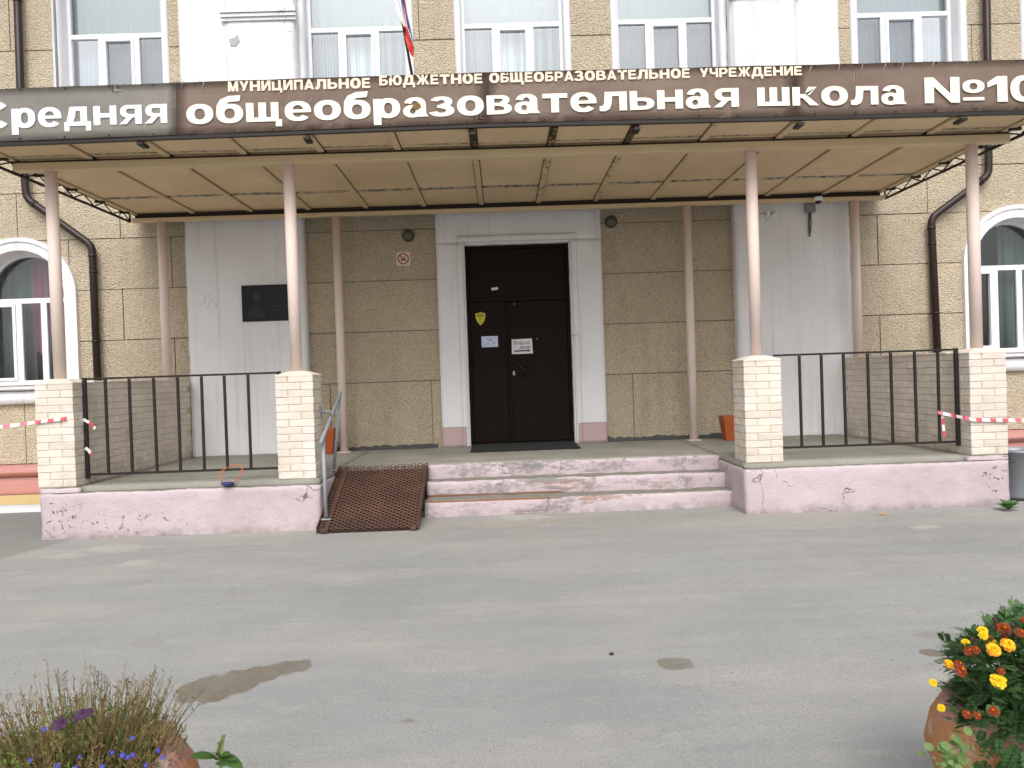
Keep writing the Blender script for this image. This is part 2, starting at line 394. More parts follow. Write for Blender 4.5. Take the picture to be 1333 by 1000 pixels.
def mk_glass(k=4.6, nm='window_glass'):
    m = NM(nm); nt_ = m.nt; out = nt_.nodes['Material Output']
    tr = m.n('BsdfTransparent'); tr.inputs[0].default_value = (.86,.91,.91,1)
    gl = m.n('BsdfGlossy'); gl.inputs['Roughness'].default_value = .015; gl.inputs[0].default_value = (.95,.97,1,1)
    fr = m.n('Fresnel'); fr.inputs[0].default_value = 1.5
    mx = m.n('MixShader'); m.ln(m.math('MULTIPLY_ADD', fr.outputs[0], k, .03, clamp=True), mx.inputs[0])
    m.ln(tr.outputs[0], mx.inputs[1]); m.ln(gl.outputs[0], mx.inputs[2]); m.ln(mx.outputs[0], out.inputs[0])
    b = m.n('Bump'); b.inputs['Distance'].default_value = .01; b.inputs['Strength'].default_value = .15; m.ln(m.noise(1.2, 2), b.inputs['Height']); m.ln(b.outputs[0], gl.inputs['Normal'])
    return m.m
def mk_leaf(name, a, b, trans=.25):
    m = NM(name, .55, spec=.3); m.color(m.mix(m.ramp(m.noise(22, 3), .3, .7), a, b))
    m.b.inputs['Subsurface Weight'].default_value = 0
    tl = m.n('BsdfTranslucent'); tl.inputs[0].default_value = tuple(min(1, x*1.6) for x in b[:3])+(1,)
    mx = m.n('MixShader'); mx.inputs[0].default_value = trans
    m.ln(m.b.outputs[0], mx.inputs[1]); m.ln(tl.outputs[0], mx.inputs[2]); m.ln(mx.outputs[0], m.nt.nodes['Material Output'].inputs[0])
    return m.m

_w = lambda px, py: gnd(px, py)
def wetp(px0, px1, py, rpy, k, rot=0.0):
    a, b = gnd(px0, py), gnd(px1, py); t, u = gnd((px0+px1)/2, py-rpy), gnd((px0+px1)/2, py+rpy)
    c = (a+b)/2
    return (c.x, (t.y+u.y)/2, (b.x-a.x)/2, (t.y-u.y)/2, rot, k)
WET = [wetp(x-rr*1.75, x+rr*1.75, y, rr*.95, .85) for x, y, rr in ((262, 896, 20), (281, 893, 23), (304, 887, 21), (326, 880, 16), (352, 873, 13), (372, 868, 12), (390, 864, 10))] + [
       wetp(852, 906, 862, 9, .7), wetp(1194, 1232, 848, 6, .9), wetp(1185, 1265, 825, 6, .35), wetp(520, 542, 935, 3, .5), wetp(170, 225, 832, 7, .16), wetp(1000, 1090, 742, 9, .1), wetp(112, 200, 712, 5, -.35), wetp(156, 196, 731, 5, -.4), wetp(640, 720, 672, 4, -.5), wetp(1180, 1230, 684, 2.5, -.5), wetp(60, 110, 722, 4, -.3)]

M = {}
M['rc'] = mk_roughcast()
M['white'] = mk_plaster('white_plaster', L(234,233,236), L(156,152,146))
M['groove'] = simple('joint_mortar', L(150,134,110), .95, bump=.004)
M['pink'] = mk_pink(); M['floor'] = mk_floor(); M['brick'] = mk_brick()
M['mortar'] = simple('painted_mortar', L(206,194,176), .9, nscale=20, bump=.004)
M['asphalt'] = mk_asphalt(); M['soffit'] = mk_soffit()
M['beam'] = mk_painted_steel('beige_steel', L(222,200,162), .0)
M['rib'] = mk_painted_steel('rusty_beige_steel', L(220,196,158), .0, L(92,62,38), (.9, 2.6, .13))
M['ribrust'] = mk_painted_steel('flaking_steel', L(186,156,112), .24, L(52,36,26))
M['column'] = mk_painted_steel('column_paint', L(234,214,204), -.03)
M['black'] = mk_painted_steel('black_steel', L(44,38,36), -.02, L(70,46,34))
M['railblack'] = mk_painted_steel('railing_steel', L(40,33,30), -.05, L(150,140,132))
M['pipe'] = simple('brown_pipe', L(48,35,31), .4, spec=.35, namt=.2)
M['pvc'] = simple('white_pvc', L(236,238,240), .35, spec=.5, namt=.04)
M['glass'] = mk_glass(); M['glass2'] = mk_glass(1.3, 'dark_window_glass')
_dm = mk_painted_steel('door_steel', L(28,18,15), -.02, L(42,32,26))
_dm.node_tree.nodes['Principled BSDF'].inputs['Specular IOR Level'].default_value = .12; M['door'] = _dm
M['brown'] = mk_banner('brown_banner', L(150,127,113), L(170,150,136), L(128,112,101))
M['greyban'] = mk_banner('grey_banner', L(164,160,152), L(180,174,164), L(142,132,120))
M['cream'] = simple('cream_print', L(240,238,218), .5, namt=.06)
M['icewhite'] = simple('white_print', L(232,236,244), .5, namt=.06)
M['peach'] = simple('peach_print', L(240,220,196), .5, namt=.08)
M['dark'] = simple('dark_void', L(30,28,26), .9)
M['rust'] = NM('ramp_rust', .85, spec=.2)
_m = M['rust']; _m.color(_m.mix(_m.ramp(_m.noise(3, 6), .35, .7), L(98,72,60), L(72,54,46))); _m.bump(_m.noise(60, 3), .003); M['rust'] = _m.m
M['grey_paint'] = simple('grey_paint', L(150,156,164), .5, namt=.15)
M['terra'] = simple('orange_plastic', L(168,84,42), .5, namt=.15)
M['redstone'] = mk_plaster('red_plinth', L(190,138,132), L(140,104,98))
M['yellow'] = mk_plaster('ochre_apron', L(206,184,132), L(160,150,128))
M['whitekerb'] = simple('kerb_paint', L(222,224,228), .8, bump=.003)
M['bitumen'] = simple('base_cement', L(104,106,102), .95, nscale=30, namt=.5, bump=.01)
M['zinc'] = simple('zinc_bin', L(152,156,162), .45, .3, namt=.2)
M['tapew'] = simple('tape_white', L(232,226,226), .4, namt=.05)
M['taper'] = simple('tape_red', L(206,84,98), .4, namt=.1)
M['paper'] = simple('paper', L(222,220,224), .8, namt=.04)
M['bluepaper'] = simple('pale_blue_paper', L(204,210,236), .8, namt=.04)
M['ink'] = simple('ink', L(60,58,62), .8)
M['greyink'] = simple('grey_ink', L(120,124,150), .8)
M['lime'] = simple('shield_yellow', L(206,196,44), .5, namt=.1)
M['red'] = simple('sign_red', L(170,40,36), .5)
M['cable'] = simple('cable_grey', L(92,92,90), .7)
M['soil'] = simple('soil', L(52,40,30), 1, nscale=60, bump=.02)

# ------------------------------------------------------------------ key planes
W, P, C, RC = 10.74, 7.675, 7.20, 10.40      # wall face, pillar fronts, sign, rear columns
FL = .50                                      # porch floor
ZB = 3.68                                     # underside of the canopy beams
ZS = 3.80                                     # canopy soffit
def X_(px, py, Y): return at(px, py, Y).x
def Z_(px, py, Y): return at(px, py, Y).z

# ------------------------------------------------------------------ ground
g = MB()
def gridsheet(mb, xs, ys, zf):
    V = [[mb.bm.verts.new((x, y, zf(x, y))) for x in xs] for y in ys]
    for j in range(len(ys)-1):
        for i in range(len(xs)-1):
            f = mb.bm.faces.new([V[j][i], V[j][i+1], V[j+1][i+1], V[j+1][i]]); f.smooth = True
def gz(x, y):
    if abs(x) > 12 or y > 10.8 or y < -3: return 0
    b = .012*noise.noise(Vector((x*.5, y*.6, 3)))
    k = min(1, max(0, (7.4-y)/1.5))*.9 + .1
    return b*k - .012
xs = [-400, -60, -20, -12]+[-11.7+.3*i for i in range(79)]+[20, 60, 400]
ys = [-400, -60, -20, -8, -4]+[-3+.25*i for i in range(56)]+[14, 60, 400]
gridsheet(g, xs, ys, gz)
tag(g.build('ground', M['asphalt']), kind='structure')
# painted kerb and ochre apron at the foot of the wall, left of the porch
k0 = gnd(0, 667).y; k1 = gnd(0, 660).y
kb = MB(); kb.rough(-12, -4.62, k0, k1, -.05, .03, .1, .004); tag(kb.build('kerb', M['whitekerb']), 'white painted kerb strip running left from the porch', None, kind='structure')
ap = MB(); gridsheet(ap, [-12+.25*i for i in range(30)], [k1+.01+(W-.12-k1)*j/4 for j in range(5)], lambda x, y: .004+.05*(y-k1)/(W-k1)+.006*noise.noise(Vector((x*3, y*3, 0))))
tag(ap.build('apron_path', M['yellow']), kind='structure')

# ------------------------------------------------------------------ school building
bld = thing('school_building', 'beige roughcast two-storey school front with white pilasters and a dark double door', 'building', (0, W, 0))
XL, XR, ZTOP = -10.0, 10.6, 8.3
openings = []        # (x0, x1, z0, z1) rectangular holes
UPW = []             # frames of the upper windows
for pl, pr, py in ((88, 219, 60), (400, 531, 34), (600, 732, 30), (800, 931, 25), (1106, 1238, 14)):
    a, b = at(pl, py, W+.2), at(pr, py, W+.2)
    UPW.append([a.x, b.x])
UPW.append([UPW[4][1]+.95, UPW[4][1]+.95+1.42])
UPW.insert(0, [UPW[0][0]-.95-1.42, UPW[0][0]-.95])
TZ = Z_(666, 33, W+.2)   # transom height
UZ0, UZ1 = TZ-1.25, TZ+1.25
for a, b in UPW: openings.append((a-.0, b+.0, UZ0, UZ1))
DX0, DX1 = X_(609, 450, W), X_(744, 450, W); DZ1 = Z_(675, 318, W)
openings.append((DX0, DX1, FL, DZ1))
AW = []              # arched windows: centre x, spring z, outer r, inner r, bottom z
AW.append((X_(27, 384, W), Z_(27, 384, W), .785, .61, Z_(27, 500, W)))
AW.append((X_(1324, 340, W), Z_(1324, 340, W), .785, .61, Z_(1324, 457, W)))
PIL = [(X_(243, 400, W-.17), X_(398, 400, W-.17)), (X_(960, 420, W-.17), X_(1110, 420, W-.17))]
UPIL = [(X_(232, 60, W-.17), X_(385, 60, W-.17)), (X_(951, 50, W-.17), X_(1093, 40, W-.17))]

def rect_minus(rects, h):
    out = []
    for (a, b, c, d) in rects:
        x0, x1, z0, z1 = h
        if x1 <= a or x0 >= b or z1 <= c or z0 >= d: out.append((a, b, c, d)); continue
        if x0 > a: out.append((a, x0, c, d))
        if x1 < b: out.append((x1, b, c, d))
        m0, m1 = max(a, x0), min(b, x1)
        if z0 > c: out.append((m0, m1, c, z0))
        if z1 < d: out.append((m0, m1, z1, d))
    return [r for r in out if r[1]-r[0] > .03 and r[3]-r[2] > .02]

def arch_outline(cx, zs, r, zb, n=20):
    pts = [(cx-r, zb), (cx+r, zb)]
    for i in range(n+1):
        a = PI*i/n; pts.append((cx+r*math.cos(a), zs+r*math.sin(a)))
    return pts
def boolean_cut(ob, cutters):
    for c in cutters:
        md = ob.modifiers.new('cut', 'BOOLEAN'); md.operation = 'DIFFERENCE'; md.object = c; md.solver = 'EXACT'
    dg = bpy.context.evaluated_depsgraph_get(); dg.update()
    me = bpy.data.meshes.new_from_object(ob.evaluated_get(dg))
    ob.modifiers.clear(); ob.data = me
cut_r = []
for cx, zs, ro, ri, zb in AW:
    c = MB(); c.prism(arch_outline(cx, zs, ri, zb), W-1, W+2); cut_r.append(c.build('cutter', M['dark']))

# backing wall with holes
rects = [(XL, XR, 0, ZTOP)]
for h in openings+[(A[0]-A[3], A[0]+A[3], A[4], A[1]+A[3]) for A in AW]: rects = rect_minus(rects, h)
wb = MB()
for cx, zs_, ro, ri, zb in AW:
    for sg_ in (-1, 1):
        pts = [(cx+sg_*ri, zs_+ri)]+[(cx+sg_*ri*math.cos(PI/2*(1-k/12)), zs_+ri*math.sin(PI/2*(1-k/12))) for k in range(1, 13)] + []
        pts = [(cx+sg_*ri, zs_+ri), (cx, zs_+ri)]+[(cx+sg_*ri*math.sin(PI/2*k/12), zs_+ri*math.cos(PI/2*k/12)) for k in range(1, 12)]+[(cx+sg_*ri, zs_)]
        wb.prism(pts, W+.022, W+.40)
for a, b, c, d in rects: wb.box(a, b, W+.022, W+.40, c, d)
wall = wb.build('wall', M['groove'], bld)
# wall return blocks so that a step aside still shows a solid building
e = MB(); e.box(XL, XL+.3, W+.42, W+9, 0, ZTOP); e.box(XR-.3, XR, W+.42, W+9, 0, ZTOP); e.box(XL, XR, W+9, W+9.3, 0, ZTOP)
e.box(XL-.3, XR+.3, W-.35, W+9.5, ZTOP, ZTOP+.3); e.build('roof_and_side_walls', M['groove'], bld)
e = MB(); e.box(XL+.31, XR-.31, W+.42, W+8.9, 4.2, 4.4); e.box(XL+.31, XR-.31, W+2.4, W+2.5, .02, 4.19); e.box(XL+.31, XR-.31, W+2.4, W+2.5, 4.41, ZTOP-.02)
e.build('inner_walls', simple('room_wall', L(96,100,100), .9), bld)

# roughcast blocks, one object each
zrows = [.0, Z_(200, 510, W)] 
j1 = Z_(520, 497, W); j2 = Z_(520, 431, W); j3 = Z_(520, 365, W); j4 = Z_(520, 299, W)
zrows = [.46, j1, j2, j3, j4, j4+.655, j4+1.31, j4+1.965, j4+2.62, Z_(30, 54, W), Z_(30, 54, W)+.7, Z_(30, 54, W)+1.4, ZTOP]
zrows = sorted(z for z in zrows if z <= ZTOP)
zz = [zrows[0]]
for z in zrows[1:]:
    if z-zz[-1] > .3: zz.append(z)
zz[-1] = ZTOP
HX0, HX1 = X_(566, 285, W-.1)+.02, X_(787, 450, W-.1)-.02
holes = list(openings)
holes = [(a-.09, b+.09, c-.0, d+.09) if c > 4 else (HX0, HX1, 0, 3.95) for a, b, c, d in openings]
holes += [(a+.01, b-.01, 0, ZS+.3) for a, b in PIL] + [(a+.01, b-.01, ZS+.29, ZTOP+1) for a, b in UPIL]
holes += [(a-.02, a+ .02, 0, 0) for a, b in []]
GAP = .006
bref = X_(90, 345, W)   # a vertical joint seen in the row z j3..j4
blk_pending = []; done_row = {}
for ri in range(len(zz)-1):
    z0, z1 = zz[ri], zz[ri+1]
    off = bref + (.0 if (ri % 2 == 1) else .72) - 1.41*8
    x = off
    while x < XR:
        x0, x1 = max(x, XL), min(x+1.41+random.uniform(-.03, .03)*0, XR)
        x += 1.41
        if ri > 0 and z0 < ZS-.2 and x1 > PIL[0][1] and x0 < PIL[1][0]:
            if done_row.get(ri): continue
            done_row[ri] = 1; x0, x1 = PIL[0][0]+.1, PIL[1][1]-.1
        elif ri > 0 and z0 < ZS-.2 and x1 > PIL[0][0]+.1 and x0 < PIL[1][1]-.1: x0, x1 = (x0, min(x1, PIL[0][0]+.1)) if x0 < 0 else (max(x0, PIL[1][1]-.1), x1)
        if x1 - x0 < .05 or x1 <= XL: continue
        rs = [(x0+GAP, x1-GAP, z0+GAP, z1-GAP)]
        for h in holes: rs = rect_minus(rs, h)
        if not rs: continue
        near = any(abs((x0+x1)/2-A[0]) < 1.6 and z0 < A[1]+.85 for A in AW)
        fy = W + random.uniform(-.003, .003)
        grp = [[q_] for q_ in rs] if (x1-x0) > 1.6 else [rs]
        for g_ in grp:
            b_ = MB()
            for r in g_: b_.box(r[0], r[1], fy, W+.03, r[2], r[3])
            ob = b_.build('block', M['rc'], bld, origin=((g_[0][0]+g_[0][1])/2, W, (z0+z1)/2), bevel=0 if near else .005)
            if near: blk_pending.append(ob)
for ob in blk_pending: boolean_cut(ob, cut_r)
for c in cut_r: bpy.data.objects.remove(c)

# pilasters (lower and upper) with uneven plaster
for (a, b) in PIL:
    p_ = MB(); p_.rough(a, b, W-.17, W+.02, FL-.05, ZS+.3, .07, .006, 3, skip=('back',)); p_.build('pilaster', M['white'], bld, origin=((a+b)/2, W, FL))
for k, (a, b) in enumerate(UPIL):
    p_ = MB(); p_.rough(a, b, W-.17, W+.02, ZS+.31, ZTOP, .1, .005, 3, skip=('back',)); 
    xs0 = X_(292, 60, W-.2) if k == 0 else a+.02; xs1 = b+.0 if k == 0 else X_(1039, 60, W-.2)
    p_.rough(xs0, xs1, W-.20, W-.15, ZS+.31, ZTOP, .1, .003, 3, skip=('back',))
    zc = Z_(340, 19, W-.22)+.12*k
    for dz, dy in ((-.075, .225), (-.03, .25), (.02, .27)):
        p_.box(xs0-dy*.2+.02, xs1+dy*.2-.02, W-dy, W-.16, zc+dz, zc+dz+(.044 if dz < 0 else .055))
    p_.build('upper_pilaster', M['white'], bld, origin=((a+b)/2, W, ZS+.3))
# bare plaster chip on the left upper pilaster
q = at(305, 53, W-.206)
e = MB(); pts = [(q.x-.055, q.z-.07), (q.x+.02, q.z-.075), (q.x+.075, q.z-.01), (q.x+.05, q.z+.075), (q.x-.0, q.z+.04), (q.x-.07, q.z+.02)]
e.prism(pts, W-.212, W-.2); e.build('plaster_chip', simple('bare_plaster', L(184,184,184), .95, nscale=30), bld)

# red plinth with a rounded moulding, both sides of the porch
for a, b in ((XL, -4.66), (5.1, XR)):
    e = MB(); e.rough(a, b, W-.10, W+.03, .0, .30, .1, .005, 4, skip=('back',)); 
    n_ = 8; prof = [(W-.10-.075*math.sin(PI*i/n_), .30+.13*(i/n_)) for i in range(n_+1)]
    for i in range(n_):
        (y0, z0), (y1, z1) = prof[i], prof[i+1]; f = e.face([(a, y0, z0), (b, y0, z0), (b, y1, z1), (a, y1, z1)]); f.smooth = True
    e.face([(a, W-.10, .43), (b, W-.10, .43), (b, W+.03, .46), (a, W+.03, .46)])
    e.build('plinth_moulding', M['redstone'], bld, origin=((a+b)/2, W, 0))
# ragged cement skirting where the wall meets the porch floor
for a, b in ((PIL[0][1], X_(566, 450, W)), (X_(787, 450, W), PIL[1][0]), (-4.25, PIL[0][0])):
    e = MB(); n_ = max(4, int((b-a)/.05)); top = [(a+(b-a)*i/n_, FL+.035+.05*abs(noise.noise(Vector((i*.37, a, 0))))+.02*noise.noise(Vector((i*1.7, a, 3)))) for i in range(n_+1)]
    e.prism([(b, FL-.02), (a, FL-.02)]+top, W-.012, W+.02); e.build('cement_skirting', M['bitumen'], bld, origin=((a+b)/2, W, FL))

# door surround
SX0, SX1 = X_(566, 285, W-.1), X_(787, 450, W-.1)
e = MB()
SZ = ZS+.12
def surround(x0, x1, zt, wd_, y0, y1):
    e.box(x0, x0+wd_, y0, y1, FL-.01, zt-wd_); e.box(x1-wd_, x1, y0, y1, FL-.01, zt-wd_); e.box(x0, x1, y0, y1, zt-wd_, zt)
topz = Z_(675, 282, W-.1)
def leg(x0, x1, y0, mat_split=True):
    pass
def frame3(x0, x1, zt, xi0, xi1, zi, yf, yb):
    zb_ = FL+.27
    for (a, b) in ((x0, xi0), (xi1, x1)):
        e.rough(a, b, yf, yb, zb_, zi, .06, .003, 4, skip=('back', 'bottom'), rnd=.003)
        e.mi = 1; e.rough(a, b, yf, yb, FL-.02, zb_, .06, .003, 4, skip=('back', 'top'), rnd=.003); e.mi = 0
    e.rough(x0, x1, yf, yb, zi, zt, .06, .003, 4, skip=('back',), rnd=.003)
D0, D1, DT = DX0, DX1, DZ1
frame3(SX0, SX1, topz+.75, D0-.03, D1+.03, DT+.03, W-.10, W+.03)
frame3(D0-.11, D1+.11, DT+.12, D0-.03, D1+.03, DT+.03, W-.125, W-.10)
e.box(D0-.045, D0-.028, W-.136, W+.18, FL, DT+.03); e.box(D1+.028, D1+.045, W-.136, W+.18, FL, DT+.03)
e.build('door_surround', [M['white'], mk_plaster('pink_surround_base', L(194,170,170), L(150,130,130))], bld, origin=((SX0+SX1)/2, W, FL))
e = MB(); e.rough(D0-.03, D0, W-.1, W+.18, FL, DT+.03, .08, .003, skip=('bottom',), rnd=.002); e.rough(D1, D1+.03, W-.1, W+.18, FL, DT+.03, .08, .003, skip=('bottom',), rnd=.002); e.rough(D0-.03, D1+.03, W-.1, W+.18, DT, DT+.03, .08, .003, rnd=.002)
e.build('door_reveal', M['white'], bld, origin=((D0+D1)/2, W, FL))

# door
YD = W+.07
dr = sub('door', bld, ((D0+D1)/2, YD, FL))
e = MB(); DZ0 = FL+.03; TR = Z_(675, 391, YD)
e.box(D0, D0+.045, YD-.03, YD+.06, FL, DT); e.box(D1-.045, D1, YD-.03, YD+.06, FL, DT); e.box(D0+.045, D1-.045, YD-.03, YD+.06, DT-.05, DT); e.box(D0+.045, D1-.045, YD-.035, YD+.06, TR-.01, TR+.05)
e.box(D0+.045, D1-.045, YD+.0, YD+.06, FL, FL+.03); e.build('door_frame', M['door'], dr, bevel=.004)
e = MB(); e.box(D0+.047, D1-.047, YD+.0, YD+.05, TR+.052, DT-.052); e.build('transom_panel', M['door'], dr, bevel=.004)
DM = X_(661, 450, YD)
e = MB(); e.box(D0+.048, DM-.004, YD-.012, YD+.035, DZ0+.004, TR-.014); e.box(DM-.03, DM-.004, YD-.024, YD-.012, DZ0+.03, TR-.03); e.build('door_leaf', M['door'], dr, bevel=.004)
e = MB(); e.box(DM+.004, D1-.048, YD-.014, YD+.035, DZ0+.004, TR-.014); e.box(DM-.001, DM+.035, YD-.03, YD-.014, DZ0+.03, TR-.03); e.build('door_leaf', M['door'], dr, bevel=.004)
q = at(669, 486, YD-.02); e = MB(); e.box(q.x-.017, q.x+.017, YD-.034, YD-.015, q.z-.032, q.z+.032); e.build('lock_plate', simple('lock_steel', L(150,146,138), .3, .9), dr, bevel=.003)
a, b = at(672, 470, YD-.05), at(686, 489, YD-.05); e = MB(); e.tube([(a.x, YD-.014, a.z), a, b, (b.x, YD-.014, b.z)], .013, 8); e.build('door_handle', simple('handle_black', L(26,24,24), .3, .2, spec=.6), dr)
q = at(611, 453, W-.1); e = MB(); e.box(q.x-.03, q.x+.04, YD-.07, YD-.0, q.z-.03, q.z+.03); e.build('hinge', M['door'], dr, bevel=.004)
e = MB(); q = at(640, 450, YD); e.tube([(D0+.055, YD-.03, q.z-.3), (D0+.055, YD-.03, q.z-.18)], .012, 8); e.build('hinge', M['door'], dr)
for px, py in ((669.5, 396), (699, 441), (627, 407)):
    q = at(px, py, YD-.016); e = MB(); e.tube([q, q+Vector((0, -.004, 0))], .009, 8); e.build('screw_head', M['zinc'], dr)
q = at(644, 376, YD-.004); e = MB(); e.box(-.045, .045, -.002, .002, -.018, .018); o = e.build('sticker_remnant', M['paper'], dr, origin=(0,0,0)); o.location = q-WORLDPOS[dr.name]; o.rotation_euler.y = -.12

# upper windows
def upper_window(a, b, idx):
    cx = (a+b)/2; Yf = W+.20; w = b-a
    wn = sub('window', bld, (cx, Yf, UZ0))
    e = MB(); t = .05
    e.box(a, a+t, Yf, Yf+.07, UZ0, UZ1); e.box(b-t, b, Yf, Yf+.07, UZ0, UZ1); e.box(a+t, b-t, Yf, Yf+.07, UZ1-t, UZ1); e.box(a+t, b-t, Yf, Yf+.07, UZ0, UZ0+t)
    e.box(a+t, b-t, Yf+.001, Yf+.07, TZ-.03, TZ+.035)
    m1, m2 = a+w*.325, a+w*.685
    for mx in (m1, m2): e.box(mx-.035, mx+.035, Yf+.002, Yf+.07, UZ0+t, TZ-.03)
    for fx in (.2, .5, .8): e.box(a+w*fx-.012, a+w*fx+.012, Yf-.006, Yf+.001, TZ-.006, TZ+.006)
    e.build('frame', M['pvc'], wn, bevel=.005)
    e = MB(); x0, x1, z0, z1 = m1+.037, m2-.037, UZ0+t+.003, TZ-.034; s_ = .042
    e.box(x0, x0+s_, Yf-.015, Yf+.06, z0, z1); e.box(x1-s_, x1, Yf-.015, Yf+.06, z0, z1); e.box(x0+s_, x1-s_, Yf-.015, Yf+.06, z1-s_, z1); e.box(x0+s_, x1-s_, Yf-.015, Yf+.06, z0, z0+s_)
    e.build('sash', M['pvc'], wn, bevel=.005)
    for (p0, p1, q0, q1) in ((a+t, m1-.035, UZ0+t, TZ-.03), (x0+s_, x1-s_, z0+s_, z1-s_), (m2+.035, b-t, UZ0+t, TZ-.03), (a+t, b-t, TZ+.035, UZ1-t)):
        e = MB(); e.face([(p0, Yf+.035, q0), (p1, Yf+.035, q0), (p1, Yf+.035, q1), (p0, Yf+.035, q1)]); e.build('pane', M['glass'], wn)
    # pale net curtain; grey lower sheets stand in for sky reflected in the glass
    e = MB(); n_ = 40; amp = .012
    def cur(xa, xb, zb, zt, mi):
        vs = []
        for i in range(n_+1):
            x = xa+(xb-xa)*i/n_; y = Yf+.20+amp*math.sin(i*1.7+idx)+amp*.6*math.sin(i*.61)
            vs.append((x, y))
        for i in range(n_):
            f = e.face([(vs[i][0], vs[i][1], zb), (vs[i+1][0], vs[i+1][1], zb), (vs[i+1][0], vs[i+1][1], zt), (vs[i][0], vs[i][1], zt)], mi); f.smooth = True
    light, dim = M['curt_light'], M['reflect_grey']
    cur(a-.05, b+.05, TZ+(-1.2 if idx in (2, 3) else .02), UZ1, 0)
    cur(a-.04, a+w*.30, UZ0, TZ+.02, 1); 
    cur(a+w*.31, b-w*.34, UZ0, TZ+.02, 1)
    if idx not in (9,): cur(b-w*.33, b+.04, UZ0, TZ+.02, 1)
    e.build('curtain', [light, dim], wn)
M['curt_light'] = simple('net_curtain', L(214,228,230), .9, namt=.06)
M['reflect_grey'] = simple('sky_reflection_grey', L(172,184,192), .9, namt=.1)
for i, (a, b) in enumerate(UPW):
    upper_window(a, b, i)
    e = MB()
    for (x0, x1, z0, z1) in ((a-.09, a+.004, UZ0, UZ1+.09), (b-.004, b+.09, UZ0, UZ1+.09), (a+.004, b-.004, UZ1-.004, UZ1+.09)):
        e.rough(x0, x1, W-.02, W+.24, z0, z1, .09, .003, 5, rnd=.003)
    e.rough(a-.1, b+.1, W-.06, W+.24, UZ0-.08, UZ0-.002, .09, .003, 5, rnd=.003)
    e.build('window_reveal', M['white'], bld, origin=((a+b)/2, W, UZ0))
e = MB(); e.tube([at(70, 0, W-.03)+Vector((0,0,.8)), at(75, 112, W-.03), at(75, 112, W-.03)-Vector((0,0,.5))], .016, 6); e.build('wall_cable', simple('cable_pale', L(130,132,136), .7), bld)

